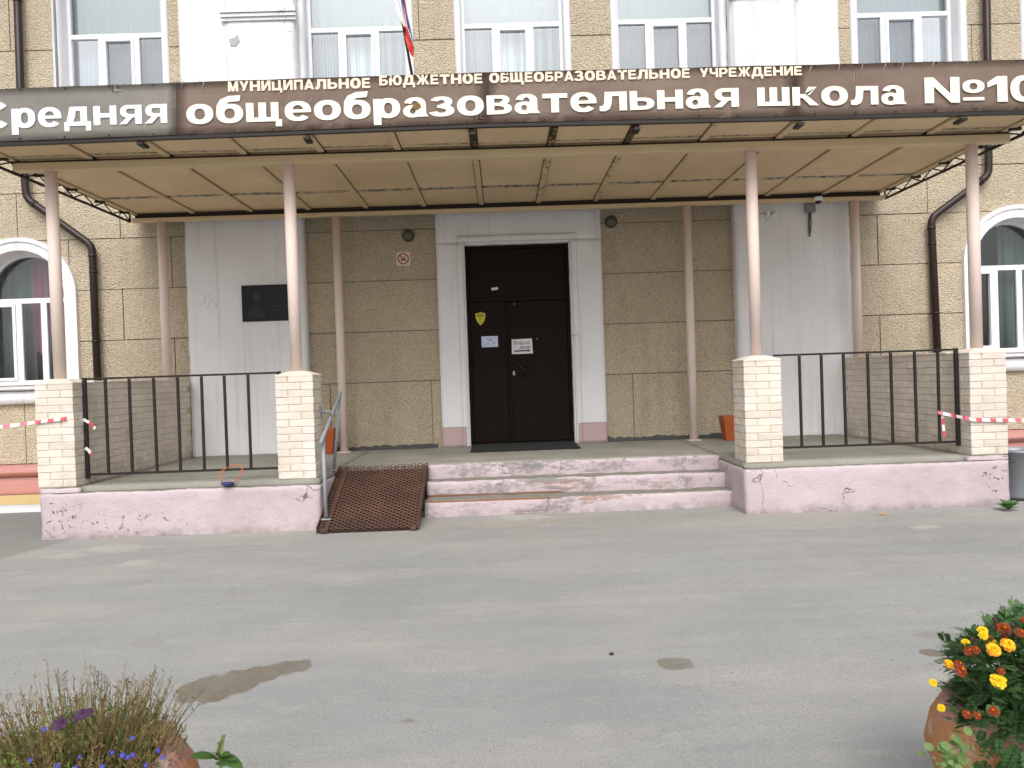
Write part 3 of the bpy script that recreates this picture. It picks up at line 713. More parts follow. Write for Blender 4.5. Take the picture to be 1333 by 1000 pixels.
# arched windows
def arched_window(cx, zs, ro, ri, zb, side):
    wn = sub('arched_window', bld, (cx, W, zb)); n = 28
    e = MB()
    # archivolt, two stepped rings with jambs
    for (r0, r1, y0, y1) in ((ri+.0, ro-.05, W-.035, W+.02), (ro-.055, ro, W-.055, W+.02)):
        pts_o = [(cx+r1, zb-.02)]+[(cx+r1*math.cos(PI*i/n), zs+r1*math.sin(PI*i/n)) for i in range(n+1)]+[(cx-r1, zb-.02)]
        pts_i = [(cx+r0, zb-.02)]+[(cx+r0*math.cos(PI*i/n), zs+r0*math.sin(PI*i/n)) for i in range(n+1)]+[(cx-r0, zb-.02)]
        for i in range(len(pts_o)-1):
            a, b, c, d = pts_o[i], pts_o[i+1], pts_i[i+1], pts_i[i]
            e.face([(a[0], y0, a[1]), (b[0], y0, b[1]), (c[0], y0, c[1]), (d[0], y0, d[1])])
            e.face([(a[0], y1, a[1]), (b[0], y1, b[1]), (b[0], y0, b[1]), (a[0], y0, a[1])])
            e.face([(d[0], y0, d[1]), (c[0], y0, c[1]), (c[0], y1, c[1]), (d[0], y1, d[1])])
    e.build('surround', M['white'], wn)
    e = MB(); r0 = ri-.003
    pts_i = [(cx+r0, zb)]+[(cx+r0*math.cos(PI*i/n), zs+r0*math.sin(PI*i/n)) for i in range(n+1)]+[(cx-r0, zb)]
    for i in range(len(pts_i)-1):
        a, b = pts_i[i], pts_i[i+1]
        f = e.face([(a[0], W-.03, a[1]), (b[0], W-.03, b[1]), (b[0], W+.30, b[1]), (a[0], W+.30, a[1])])
    e.build('reveal', M['white'], wn)
    Yf = W+.22; t = .05; r1, r2 = ri-.004, ri-.004-t
    e = MB()
    po = [(cx+r1, zb)]+[(cx+r1*math.cos(PI*i/n), zs+r1*math.sin(PI*i/n)) for i in range(n+1)]+[(cx-r1, zb)]
    pi_ = [(cx+r2, zb+t)]+[(cx+r2*math.cos(PI*i/n), zs+r2*math.sin(PI*i/n)) for i in range(n+1)]+[(cx-r2, zb+t)]
    for i in range(len(po)):
        a, b, c, d = po[i], po[(i+1) % len(po)], pi_[(i+1) % len(po)], pi_[i]
        e.face([(a[0], Yf, a[1]), (b[0], Yf, b[1]), (c[0], Yf, c[1]), (d[0], Yf, d[1])]); e.face([(d[0], Yf, d[1]), (c[0], Yf, c[1]), (c[0], Yf+.07, c[1]), (d[0], Yf+.07, d[1])])
    tz = zs-.06
    e.box(cx-r2, cx+r2, Yf+.002, Yf+.07, tz-.035, tz+.035)
    for s in (-.175, .175): e.box(cx+s-.04, cx+s+.04, Yf+.003, Yf+.07, zb+t, tz-.035)
    e.build('frame', M['pvc'], wn)
    e = MB(); s = -1 if True else 1; x0, x1 = cx-r2+.003, cx-.175-.043; s_ = .04; z0, z1 = zb+t+.003, tz-.038
    e.box(x0, x0+s_, Yf-.015, Yf+.06, z0, z1); e.box(x1-s_, x1, Yf-.015, Yf+.06, z0, z1); e.box(x0+s_, x1-s_, Yf-.015, Yf+.06, z1-s_, z1); e.box(x0+s_, x1-s_, Yf-.015, Yf+.06, z0, z0+s_)
    e.build('sash', M['pvc'], wn)
    for (p0, p1) in ((x0+s_, x1-s_), (cx-.135, cx+.135), (cx+.215, cx+r2)):
        e = MB(); e.face([(p0, Yf+.03, zb+t), (p1, Yf+.03, zb+t), (p1, Yf+.03, tz-.03), (p0, Yf+.03, tz-.03)]); e.build('pane', M['glass2'], wn)
    e = MB(); e.face([(cx+r2, Yf+.03, tz+.03)]+[(cx+r2*math.cos(PI*i/n), Yf+.03, zs+r2*math.sin(PI*i/n)) for i in range(n+1)]+[(cx-r2, Yf+.03, tz+.03)]); e.build('pane', M['glass2'], wn)
    e = MB(); e.rough(cx-ro-.02, cx+ro+.02, W-.11, W+.02, zb-.09, zb-.022, .08, .003, 4, rnd=.004); e.box(cx-ro, cx+ro, W-.13, W+.21, zb-.02, zb-.005, 0)
    e.rough(cx-ro+.02, cx+ro-.02, W-.06, W+.02, zb-.28, zb-.10, .08, .003, 4, rnd=.004)
    e.build('sill', M['white'], wn)
    # curtains
    e = MB(); n_ = 60
    for i in range(n_):
        x0 = cx-.9+1.8*i/n_; x1 = cx-.9+1.8*(i+1)/n_
        y = lambda x: Yf+.28+.03*math.sin(x*24)+.02*math.sin(x*57)
        if side == 0:
            drop = zb+.40+.10*abs(math.sin((x0-cx)*6)) if x0 > cx-.15 else zb-.2
            mi = 2 if x0 < cx-.15 else (0 if int((x0-cx)*9+20) % 2 else 1)
        else:
            drop = zb-.2 if x0 > cx+.05 else zs+.9; mi = 2
        f = e.face([(x0, y(x0), drop), (x1, y(x1), drop), (x1, y(x1), zs+.75), (x0, y(x0), zs+.75)], mi)
        if f: f.smooth = True
    e.build('curtain', [simple('plum_curtain', L(206,110,156), .9), simple('mauve_curtain', L(176,128,148), .9), simple('teal_curtain', L(120,142,140), .9)], wn)
for i, A in enumerate(AW): arched_window(*A, i)

# ------------------------------------------------------------------ porch: plinth, slab, steps
por = thing('porch', 'raised concrete porch with cracked pink plinth walls and three worn steps', 'porch', (.25, P, 0))
LX0, LX1, RX0, RX1 = -4.61, -1.84, 2.40, 5.07
for a, b in ((LX0, LX1), (RX0, RX1)):
    e = MB(); e.rough(a, b, P-.035, W-.2, -.03, FL-.055, .045, .009, 5, skip=('bottom', 'back'), rnd=.012); e.build('plinth', M['pink'], por, origin=((a+b)/2, P, 0))
    a2 = a+.40 if a < 0 else a+.0; b2 = b-.0 if a < 0 else b-.42
    e = MB(); e.rough(a2+.01, b2-.01, P+.005, W-.16, FL-.055, FL, .08, .004, 5, skip=('bottom', 'back'), rnd=.004); e.build('floor_slab', M['floor'], por, origin=((a2+b2)/2, P, FL))
for a, b in ((LX0, LX0+.40), (RX1-.42, RX1)):
    e = MB(); e.rough(a, b, P-.03, P+.42, FL-.06, FL-.002, .045, .007, 5, skip=('bottom',), rnd=.01); e.build('pillar_footing', M['pink'], por, origin=((a+b)/2, P, FL-.06))
e = MB(); e.rough(LX1+.012, RX0-.012, 8.6, W-.16, FL-.05, FL, .08, .004, 5, skip=('back', 'bottom'), rnd=.003); e.build('floor_slab', M['floor'], por, origin=(.3, 8.6, FL))
SXL = -.86
for k, (y0, z1) in enumerate(((8.1, .167), (8.35, .333), (8.585, FL-.006))):
    e = MB(); y1 = y0+.28 if k < 2 else y0+.3
    e.rough(SXL, RX0+.02, y0, y1+.05, -.03 if k == 0 else z1-.19, z1, .045, .009, 7, skip=('back', 'bottom'), rnd=.008)
    e.build('step', M['pink'], por, origin=((SXL+RX0)/2, y0, z1))
e = MB(); e.rough(LX1, RX0, 8.68, 8.9, -.02, FL-.052, .08, .006, skip=('back',)); e.build('step_core', M['pink'], por, origin=(0, 8.6, 0))
e = MB(); e.rough(LX1+.02, SXL-.02, 8.5, 8.7, -.02, FL-.01, .08, .006, skip=('back',)); e.build('ramp_landing', M['floor'], por)

# ------------------------------------------------------------------ brick pillars, one object per brick
def brick_mesh(lx, ly, lz, seed):
    b_ = MB(); random.seed(seed)
    b_.box(-lx/2, lx/2, -ly/2, ly/2, -lz/2, lz/2)
    bmesh.ops.bevel(b_.bm, geom=list(b_.bm.edges), offset=.004, segments=1, affect='EDGES')
    for v in b_.bm.verts: v.co += Vector((random.uniform(-1,1), random.uniform(-1,1), random.uniform(-1,1)))*.0012
    me = bpy.data.meshes.new('brick'); b_.bm.to_mesh(me); b_.bm.free(); me.materials.append(M['brick']); return me
PH = 1.035; NC = 14; CH = PH/NC; PS = .375
BW = .120; BLn = PS-BW-.008
bm_x = [brick_mesh(BLn, BW, CH-.005, s) for s in range(3)]
bm_y = [brick_mesh(BW, BLn, CH-.005, s+9) for s in range(3)]
hb = [brick_mesh(.122, .12, CH-.005, s+20) for s in range(2)]
def pillar(px0, px1, label):
    x0 = (px0); x1 = x0+PS; y0 = P; y1 = P+PS
    t = thing('brick_pillar', label, 'pillar', ((x0+x1)/2, P+PS/2, FL), 'cream brick pillars under the canopy columns')
    e = MB(); e.box(x0+.006, x1-.006, y0+.006, y1-.006, FL-.002, FL+PH-.004); e.build('mortar_core', M['mortar'], t)
    for c in range(NC):
        z = FL+CH*(c+.5); r = random.uniform
        j = lambda: r(-.002, .002)
        if c % 2 == 0:
            L_ = [(x0+BLn/2, y0+BW/2, 0), (x1-BW/2, y0+BLn/2, 1), (x1-BLn/2, y1-BW/2, 0), (x0+BW/2, y1-BLn/2, 1)]
        else:
            L_ = [(x1-BLn/2, y0+BW/2, 0), (x0+BW/2, y0+BLn/2, 1), (x0+BLn/2, y1-BW/2, 0), (x1-BW/2, y1-BLn/2, 1)]
        for (bx, by, k) in L_:
            inst(random.choice(bm_y if k else bm_x), 'brick', t, (bx+j(), by+j(), z+j()*.5))
    e = MB(); cx, cy = (x0+x1)/2, (y0+y1)/2; zt = FL+PH
    b0 = [(x0-.004, y0-.004), (x1+.004, y0-.004), (x1+.004, y1+.004), (x0-.004, y1+.004)]; n = 16
    V0 = [e.bm.verts.new((p[0], p[1], zt-.012)) for p in b0]; V1 = [e.bm.verts.new((p[0], p[1], zt+.002)) for p in b0]; V2 = [e.bm.verts.new((cx+(p[0]-cx)*.42, cy+(p[1]-cy)*.42, zt+.042)) for p in b0]
    for A_, B_ in ((V0, V1), (V1, V2)):
        for i in range(4): e.bm.faces.new([A_[i], A_[(i+1) % 4], B_[(i+1) % 4], B_[i]])
    e.bm.faces.new(V2); e.build('mortar_cap', M['brick'], t, bevel=.003)
    return t
PX = [at(45.5, 530, P).x, at(359, 530, P).x, at(969.5, 530, P).x, at(1311, 520, P).x-PS]
pillar(PX[0], 0, 'cream painted brick pillar at the far left corner of the porch, beside the arched window')
pillar(PX[1], 0, 'cream painted brick pillar beside the brown ramp and grey handrail')
pillar(PX[2], 0, 'cream painted brick pillar at the right end of the steps, hiding part of an orange pot')
pillar(PX[3], 0, 'cream painted brick pillar at the right corner of the porch, above the small green weed')

def parapet(x0, x1, vis, label):
    y0, y1 = P+PS+.012, W-.18
    t = thing('brick_parapet', label, 'parapet wall', ((x0+x1)/2, (y0+y1)/2, FL), 'low brick side walls of the porch')
    xin = x1 if vis > 0 else x0
    e = MB(); e.box(x0+.006, x1-.006, y0, y1, FL-.05, FL+PH-.01); e.build('mortar_core', M['mortar'], t)
    bl = .243; me = [brick_mesh(.11, bl, CH-.005, s+40) for s in range(3)]; hm = [brick_mesh(.11, .118, CH-.005, s+50) for s in range(2)]
    for c in range(NC):
        z = FL+CH*(c+.5); y = y0 + (0 if c % 2 else .0); first = True
        if c % 2: inst(hm[0], 'brick', t, (xin-vis*.055, y+.059, z)); y += .126
        if c % 4 == 2: inst(hm[1], 'brick', t, (xin-vis*.055, y+.059, z)); y += .126
        while y+bl < y1+.001:
            inst(random.choice(me), 'brick', t, (xin-vis*.055+random.uniform(-.002,.002), y+bl/2, z)); y += bl+.008
        if y1-y > .1: inst(hm[0], 'brick', t, (xin-vis*.055, y+.059, z))
    e = MB(); e.rough(x0-.008, x1+.008, y0, y1, FL+PH-.01, FL+PH+.018, .06, .003, 5, rnd=.004); e.build('coping', M['brick'], t)
parapet(PX[0]+.06, PX[0]+PS-.012, 1, 'low cream brick side wall behind the left corner pillar, under a slim column')
parapet(PX[3]+.012, PX[3]+PS-.06, -1, 'low cream brick side wall behind the right corner pillar, under a slim column')

# ------------------------------------------------------------------ railings
def railing(xa, xb, zt_l, zb_l, nb, label, posts, gap):
    Yr = P+.19
    t = thing('railing', label, 'railing', ((xa+xb)/2, Yr, FL), 'black steel railings between the pillars')
    s = .0145
    e = MB(); e.box(xa, xb, Yr-s, Yr+s, zt_l-.02, zt_l); e.build('top_rail', M['railblack'], t, bevel=.003)
    e = MB(); e.box(xa+.0, xb, Yr-s, Yr+s, zb_l-.01, zb_l+.012); e.build('bottom_rail', M['railblack'], t, bevel=.003)
    e = MB(); e.box(-s*.85, s*.85, -s*.85, s*.85, 0, zt_l-zb_l-.034); b0 = None
    for i, x in enumerate(posts):
        if b0 is None:
            b0 = e.build('baluster', M['railblack'], t, bevel=.002); b0.location = Vector((x, Yr, zb_l+.0125))-WORLDPOS[t.name]
        else: inst(b0, 'baluster', t, (x+random.uniform(-.002,.002), Yr, zb_l+.0125), (0, random.uniform(-.004,.004), 0))
    for x in gap:
        e = MB(); e.box(x-.018, x+.018, Yr-.018, Yr+.018, zb_l-.04, zt_l+.004); e.build('end_post', M['railblack'], t, bevel=.003)
Yr = P+.19
px_l = [139, 170, 202, 233, 264, 294, 325]; xs_ = [X_(p, 550, Yr) for p in px_l]
railing(PX[0]+PS-.002, PX[1]+.004, Z_(230, 489, Yr)+.005, Z_(230, 614, Yr), 8, 'black steel railing of the left bay, red cord looped at its foot', xs_, [PX[0]+PS+.018, PX[1]-.012])
px_r = [1042, 1070, 1100, 1131, 1161, 1192, 1222]; xs_ = [X_(p, 520, Yr) for p in px_r]
railing(PX[2]+PS-.004, PX[3]+.002, Z_(1135, 458, Yr)+.005, Z_(1135, 579, Yr), 8, 'black steel railing of the right bay with barrier tape tied to it', xs_, [PX[3]-.02])

# ------------------------------------------------------------------ canopy
can = thing('canopy', 'flat beige canopy with rusty ribs carried on eight slim pink columns', 'canopy', (.2, 8.8, ZB))
CX0, CX1 = X_(176, 292, RC), X_(1146, 259, RC)
FB = P+PS/2          # line of the front columns
NB = 13; pitch = (CX1-CX0)/NB
ribx = [CX0+pitch*i for i in range(NB+1)]
pan = {}
rows_y = [(C+.045, FB-.055), (FB+.055, 9.515), (9.545, RC-.05)]
rows_y = [(C+.045, 7.78), (7.79, 9.527), (9.533, RC+.12)]
for r, (y0, y1) in enumerate(rows_y):
    e = MB(); e.box(-pitch/2+.040, pitch/2-.040, -(y1-y0)/2, (y1-y0)/2, 0, .012)
    base = None
    for i in range(NB):
        c = ((ribx[i]+ribx[i+1])/2, (y0+y1)/2, ZS+random.uniform(0, .004))
        if base is None: base = e.build('soffit_panel', M['soffit'], can, bevel=.002); base.location = Vector(c)-WORLDPOS[can.name]
        else: inst(base, 'soffit_panel', can, c, (random.uniform(-.002, .002), random.uniform(-.003, .003), 0))
for i, x in enumerate(ribx):
    e = MB(); w_ = .032
    e.box(x-w_, x+w_, FB+.05, RC+.05, ZS-.022, ZS+.004); 
    e.build('rib', M['rib'], can, origin=(x, 9.1, ZS), bevel=.003)
    e = MB(); e.box(x-w_, x+w_, C+.05, FB-.05, ZS-.022, ZS+.004); e.build('rib', M['ribrust'] if i in (5, 6, 7, 8) and i != 5 else M['rib'], can, origin=(x, 7.5, ZS), bevel=.003)
# the two beams, square tubes under the ribs
e = MB(); e.box(CX0-.0, X_(1312, 200, FB), FB-.05, FB+.05, ZB, ZB+.082); e.box(X_(22, 215, FB), CX0, FB-.05, FB+.05, ZB, ZB+.082); e.build('front_beam', M['beam'], can, origin=(.2, FB, ZB), bevel=.005)
e = MB(); e.box(CX0-.03, CX1+.05, RC-.045, RC+.045, ZB-.0, ZB+.05); e.build('rear_beam', M['beam'], can, origin=(.2, RC, ZB), bevel=.005)
e = MB(); e.box(CX0-.0, CX1, FB-.052, FB-.03, ZB+.083, ZS-.024); e.box(CX0-.0, CX1, RC-.0, RC+.02, ZB+.051, ZS-.003); e.box(CX0, CX1, RC+.16, RC+.17, ZS-.05, ZS+.06); e.build('slot_shade_strip', M['black'], can)  # black strips added to paint the shade in the slots above the beams
# columns
for i, (px, py) in enumerate(((71, 350), (380.5, 350), (981, 330), (1268, 320))):
    x = PX[i]+PS/2 if False else X_(px, py, FB)
    e = MB(); zb_ = FL+PH+.035; e.tube([(x+(PX[i]+PS/2-x)*.3, FB, zb_), (x, FB, ZB+.001)], .059, 20); e.tube([(x, FB, ZB-.004), (x, FB, ZB+.003)], .07, 16)
    e.build('column', M['column'], can, origin=(x, FB, zb_))
for i, (px, py, onwall) in enumerate(((214, 390, 1), (443, 440, 0), (898.5, 420, 0), (1115, 370, 1))):
    x = X_(px, py, RC); zb_ = FL+PH+.016 if onwall else FL+.002
    e = MB(); e.tube([(x, RC, zb_), (x, RC, ZB+.001)], .057, 20); 
    if not onwall: e.box(x-.085, x+.085, RC-.085, RC+.085, FL+.001, FL+.009)
    e.build('column', M['column'], can, origin=(x, RC, zb_))
# roof deck, dark, above the boards
e = MB(); e.box(CX0-.12, CX1+.12, C+.06, W+.01, ZS+.03, ZS+.1); e.build('roof_deck', M['black'], can)
# steel lattice trusses on both sides
for s, x in ((-1, CX0-.09), (1, CX1+.09)):
    e = MB(); y0, y1 = C+.05, RC+.05; zt0, zb0 = ZS+.0, ZS-.105
    e.box(x-.014, x+.014, y0, y1, zt0, zt0+.028); e.box(x-.012, x+.012, y0, y1, zb0, zb0+.024)
    n_ = 7
    for i in range(n_):
        ya = y0+(y1-y0)*i/n_; yb = y0+(y1-y0)*(i+1)/n_; ym = (ya+yb)/2
        e.tube([(x, ya, zb0+.02), (x, ym, zt0+.005)], .008, 6); e.tube([(x, ym, zt0+.005), (x, yb, zb0+.02)], .008, 6)
    e.tube([(x, y0, zb0), (x, y0, zt0)], .012, 6); e.tube([(x, y1, zb0), (x, y1, zt0)], .012, 6)
    e.build('side_truss', M['black'], can, origin=(x, 8.8, ZS))
    e = MB(); e.box(x-s*.0-.005, x+.005, y0, y1, ZS+.102, ZS+.16); e.build('edge_sheet', simple('pale_sheet', L(196,204,206), .5), can, origin=(x, 8.8, ZS))
    for k in range(5):
        yy = C+.5+k*.62; xa = CX0-.09 if s < 0 else CX1-.03
        e = MB(); e.box(xa, xa+.12, yy-.018, yy+.018, ZS-.042, ZS-.012); e.build('bracket', M['black'], can, bevel=.002)
    e = MB(); xe = CX0-.004 if s < 0 else CX1+.004
    e.box(xe-.02, xe+.02, C+.05, RC, ZS-.012, ZS+.0); e.build('edge_strip', M['soffit'], can)
# dark front angle under the sign
for i in range(0, NB+1, 2):
    e = MB(); x = ribx[i]; e.box(x-.03, x+.03, C+.02, C+.16, ZS-.075, ZS-.048); e.build('bracket', M['black'], can, bevel=.003)

# ------------------------------------------------------------------ name board
sg = thing('name_board', 'long brown banner with cream lettering along the front edge of the canopy', 'sign', (.2, C, ZS))
tops = [(-60, 118), (229, 107.5), (633, 94), (1035, 84.5), (1400, 75.5)]; bots = [(-60, 186.5), (229, 175.5), (633, 160), (1035, 151), (1400, 141)]
for i in range(4):
    a, b, c, d = at(*tops[i], C), at(*tops[i+1], C), at(*bots[i+1], C), at(*bots[i], C)
    e = MB(); n_ = 24; yo = .002*i
    V = []
    for k in range(n_+1):
        t = k/n_; T = a.lerp(b, t); B = d.lerp(c, t)
        col_ = []
        for m_ in range(7):
            q = B.lerp(T, m_/6); q.y += yo + .004*noise.noise(Vector((q.x*2.2, 0, q.z*3))); 
            if m_ == 6: q.z += .006*noise.noise(Vector((q.x*5, 1, 0)))
            col_.append(e.bm.verts.new(q))
        V.append(col_)
    for k in range(n_):
        for m_ in range(6):
            f = e.bm.faces.new([V[k][m_], V[k+1][m_], V[k+1][m_+1], V[k][m_+1]]); f.smooth = True
    bmesh.ops.solidify(e.bm, geom=list(e.bm.faces), thickness=-.004)
    e.build('banner', M['greyban'] if i == 0 else M['brown'], sg, smooth='keep', label='faded grey left end of the banner' if i == 0 else None)
e = MB()
for i in range(4):
    c, d = at(*bots[i+1], C), at(*bots[i], C)
    n_ = 10
    pts = [d.lerp(c, k/n_) for k in range(n_+1)]
    for k in range(n_):
        p, q = pts[k], pts[k+1]
        e.prism([(p.x, p.z-.035), (q.x, q.z-.035), (q.x, q.z+.004), (p.x, p.z+.004)], C+.009, C+.05)
e.build('bottom_angle', M['black'], sg)
e = MB()
for i in range(4):
    a, b = at(*tops[i], C), at(*tops[i+1], C); e.prism([(a.x, a.z-.05), (b.x, b.z-.05), (b.x, b.z-.012), (a.x, a.z-.012)], C+.014, C+.05)
e.build('top_angle', M['black'], sg)
e = MB(); zlo = ZS+.0
for x in ribx[::2]:
    e.box(x-.02, x+.02, C+.051, C+.09, ZS+.0, ZS+.40)
e.build('stays', M['black'], sg)
EY = []; e = MB()   # eyelets and the wire ties that pull little creases into the cloth
for i in range(4):
    for (A_, B_, o_) in ((at(*tops[i], C), at(*tops[i+1], C), -.018), (at(*bots[i], C), at(*bots[i+1], C), .014)):
        n_ = int((B_.x-A_.x)/.36)
        for k in range(n_):
            q = A_.lerp(B_, (k+.5)/n_)+Vector((0, -.007, o_)); EY.append(q)
e.tube([(0,0,0), (0,-.004,0)], .009, 8); e0 = e.build('eyelet', simple('eyelet_dark', L(50,44,42), .4, .6), sg); e0.location = EY[0]-WORLDPOS[sg.name]
for q in EY[1:]: inst(e0, 'eyelet', sg, q)
e = MB()
for px, py, l in ((238, 105, 9), (265, 106, 13), (1056, 86, 9), (1093, 84, 11), (1123, 84, 10), (1153, 83, 8), (1176, 82, 9), (1216, 80, 7), (405, 128, 8), (1261, 78, 6), (720, 110, 5), (985, 99, 5)):
    q = at(px, py, C-.008); r_ = at(px-3, py+l, C-.008); m_ = (q+r_)/2+Vector((.008, 0, .01))
    e.tube([q, m_, r_], [.004, .003, .001], 4)
e.build('crease', simple('crease_white', L(190,184,178), .6), sg)

# -- lettering: heavy grotesque glyphs drawn from simple strokes
def ring(cx, cy, rx, ry, ix, iy, a0=0, a1=360, n=28, pw=2.25):
    def pt(a, r1, r2):
        c_, s_ = math.cos(a), math.sin(a)
        return (cx+r1*math.copysign(abs(c_)**(2/pw), c_), cy+r2*math.copysign(abs(s_)**(2/pw), s_))
    out = []
    m_ = max(4, int(n*abs(a1-a0)/360))
    for i in range(m_):
        A, B = math.radians(a0+(a1-a0)*i/m_), math.radians(a0+(a1-a0)*(i+1)/m_)
        out.append([pt(A, rx, ry), pt(B, rx, ry), pt(B, ix, iy), pt(A, ix, iy)])
    return ('Q', out)
def R(x0, y0, x1, y1): return ('P', [(x0,y0),(x1,y0),(x1,y1),(x0,y1)])
def Pg(*p): return ('P', list(p))
S_ = .37
G = {
 'о': (1.3, [ring(.65,.5,.65,.53,.25,.29)]),
 'с': (1.25, [ring(.65,.5,.65,.53,.25,.29,42,318)]),
 'б': (1.3, [ring(.65,.48,.65,.51,.25,.27), Pg((0,.45),(.36,.55),(.42,.9),(.62,1.08),(1.14,1.12),(1.2,1.42),(.62,1.40),(.2,1.22),(.03,.9))]),
 'щ': (1.72, [R(0,0,S_,1), R(.60,.2,.97,1), R(1.20,.2,1.57,1), R(S_,0,1.57,.22), R(1.42,-.27,1.72,.1)]),
 'ш': (1.57, [R(0,0,S_,1), R(.60,.2,.97,1), R(1.20,0,1.57,1), R(S_,0,1.20,.22)]),
 'е': (1.28, [ring(.64,.5,.64,.53,.26,.31,0,322), R(.24,.42,1.28,.58)]),
 'р': (1.3, [R(0,-.36,S_,1), ring(.72,.5,.58,.53,.2,.29)]),
 'а': (1.22, [ring(.46,.30,.46,.33,.14,.14), R(.74,.0,1.11,.68), ring(.58,.64,.53,.39,.16,.2,0,168), R(.45,.44,.76,.6), Pg((1.0,0),(1.22,0),(1.16,.12),(1.05,.2))]),
 'з': (1.12, [ring(.50,.74,.54,.29,.16,.10,-95,165), ring(.50,.28,.62,.31,.22,.11,-168,95), R(.3,.43,.6,.58)]),
 'в': (1.22, [R(0,0,S_,1), R(.3,.82,.68,1), R(.3,0,.68,.2), R(.3,.44,.68,.6), ring(.66,.74,.46,.26,.12,.08,-90,90), ring(.68,.29,.54,.29,.18,.1,-90,90)]),
 'т': (1.22, [R(0,.76,1.22,1), R(.42,0,.80,.78)]),
 'л': (1.34, [Pg((.26,1),(1.34,1),(1.34,0),(.97,0),(.97,.77),(.62,.77),(.59,.38),(.5,.1),(.28,-.02),(0,0),(0,.25),(.15,.27),(.23,.42))]),
 'ь': (1.2, [R(0,0,S_,1), R(.3,.0,.68,.2), R(.3,.46,.68,.64), ring(.66,.32,.54,.32,.18,.13,-90,90)]),
 'н': (1.26, [R(0,0,S_,1), R(.89,0,1.26,1), R(.3,.38,.95,.61)]),
 'я': (1.24, [R(.87,0,1.24,1), R(.5,.8,.9,1), R(.5,.34,.9,.52), ring(.52,.67,.46,.33,.12,.13,90,270), Pg((0,0),(.40,0),(.80,.40),(.48,.40))]),
 'к': (1.26, [R(0,0,S_,1), Pg((.30,.44),(.5,.38),(.78,1),(1.2,1),(.84,.56),(.5,.56)), Pg((.30,.60),(.62,.62),(1.28,0),(.84,0),(.46,.44)), R(.3,.42,.6,.6)]),
 'д': (1.46, [Pg((.32,1),(1.26,1),(1.26,.2),(.89,.2),(.89,.78),(.64,.78),(.6,.45),(.46,.2),(.12,.2)), R(0,0,1.46,.22), R(0,-.27,.28,.05), R(1.18,-.27,1.46,.05)]),
 'C': (1.5, [ring(.78,.69,.78,.72,.36,.42,38,322)]),
 'N': (1.5, [R(0,0,.40,1.38), R(1.1,0,1.5,1.38), Pg((.38,1.38),(0,1.38),(1.12,0),(1.5,0))]),
 'º': (.95, [ring(.475,.86,.475,.36,.17,.18), R(.02,.1,.93,.27)]),
 '1': (.86, [R(.42,0,.86,1.38), Pg((.42,1.38),(.5,1.38),(.6,1.05),(0,.78),(0,1.05))]),
 '0': (1.2, [ring(.6,.69,.6,.71,.22,.44)]),
 # capitals with unit height
 'М': (1.25, [R(0,0,.3,1), R(.95,0,1.25,1), Pg((0,1),(.36,1),(.76,0),(.50,0)), Pg((1.25,1),(.89,1),(.49,0),(.75,0))]),
 'У': (1.1, [Pg((0,1),(.34,1),(.72,.35),(.5,.2)), Pg((.76,1),(1.1,1),(.62,.05),(.3,.05),(.38,.22))]),
 'И': (1.12, [R(0,0,.3,1), R(.82,0,1.12,1), Pg((0,0),(.34,0),(1.12,1),(.78,1))]),
 'Ц': (1.25, [R(0,0,.3,1), R(.78,0,1.08,1), R(.2,0,1.08,.22), R(.98,-.24,1.25,.2)]),
 'П': (1.1, [R(0,0,.3,1), R(.8,0,1.1,1), R(.2,.78,.9,1)]),
 'А': (1.2, [Pg((0,0),(.32,0),(.74,1),(.45,1)), Pg((1.2,0),(.88,0),(.46,1),(.75,1)), R(.25,.16,.95,.36)]),
 'Е': (.98, [R(0,0,.3,1), R(.2,.79,.95,1), R(.2,.4,.9,.6), R(.2,0,.98,.21)]),
 'Б': (1.05, [R(0,0,.3,1), R(.2,.79,.95,1), R(.25,0,.6,.2), R(.25,.42,.6,.6), ring(.58,.31,.46,.31,.16,.12,-90,90)]),
 'Ю': (1.55, [R(0,0,.3,1), R(.25,.4,.6,.6), ring(1.0,.5,.55,.53,.22,.3)]),
 'Ж': (1.6, [R(.65,0,.95,1), Pg((0,1),(.34,1),(.72,.5),(.5,.42)), Pg((0,0),(.34,0),(.74,.55),(.5,.62)), Pg((1.6,1),(1.26,1),(.88,.5),(1.1,.42)), Pg((1.6,0),(1.26,0),(.86,.55),(1.1,.62))]),
 'Ч': (1.08, [R(.78,0,1.08,1), R(0,.55,.3,1), Pg((0,.6),(.3,.6),(.45,.52),(.85,.56),(.85,.36),(.4,.3),(.1,.4))]),
 'Р': (1.05, [R(0,0,.3,1), R(.25,.8,.6,1), R(.25,.32,.6,.5), ring(.58,.66,.47,.34,.16,.15,-90,90)]),
}
for cap, low in (('О','о'),('Н','н'),('Т','т'),('Л','л'),('Ь','ь'),('Щ','щ'),('З','з'),('В','в'),('Д','д')): G[cap] = G[low]
def word(s, pl, pr, bl, br, hpx, mat, track=.14, caps=False):
    A, B = at(pl, bl, C-.008), at(pr, br, C-.008)
    h = hpx/FPX*C
    tot = sum(G[c][0] for c in s)+track*(len(s)-1)
    sx = (B.x-A.x)/tot; x = 0; e = MB()
    for c in s:
        w_, ps = G[c]
        for k, (typ, dat) in enumerate(ps):
            y = C-.008-.0006*k
            polys = dat if typ == 'Q' else [dat]
            for pg in polys:
                e.face([(A.x+(x+px)*sx, y, A.z+(B.z-A.z)*((x+px)/tot)+py*h) for px, py in pg])
        x += w_+track
    return e.build('lettering', mat, sg, smooth='keep')
word('Cредняя', -24, 218, 168, 160, 24.5, M['icewhite'])
word('общеобразовательная', 243, 962, 161.5, 139, 24.5, M['cream'])
word('школа', 986, 1180, 138.2, 135.5, 24, M['cream'])
word('Nº10', 1204, 1352, 134.5, 131.5, 24.2, M['cream'], .12)
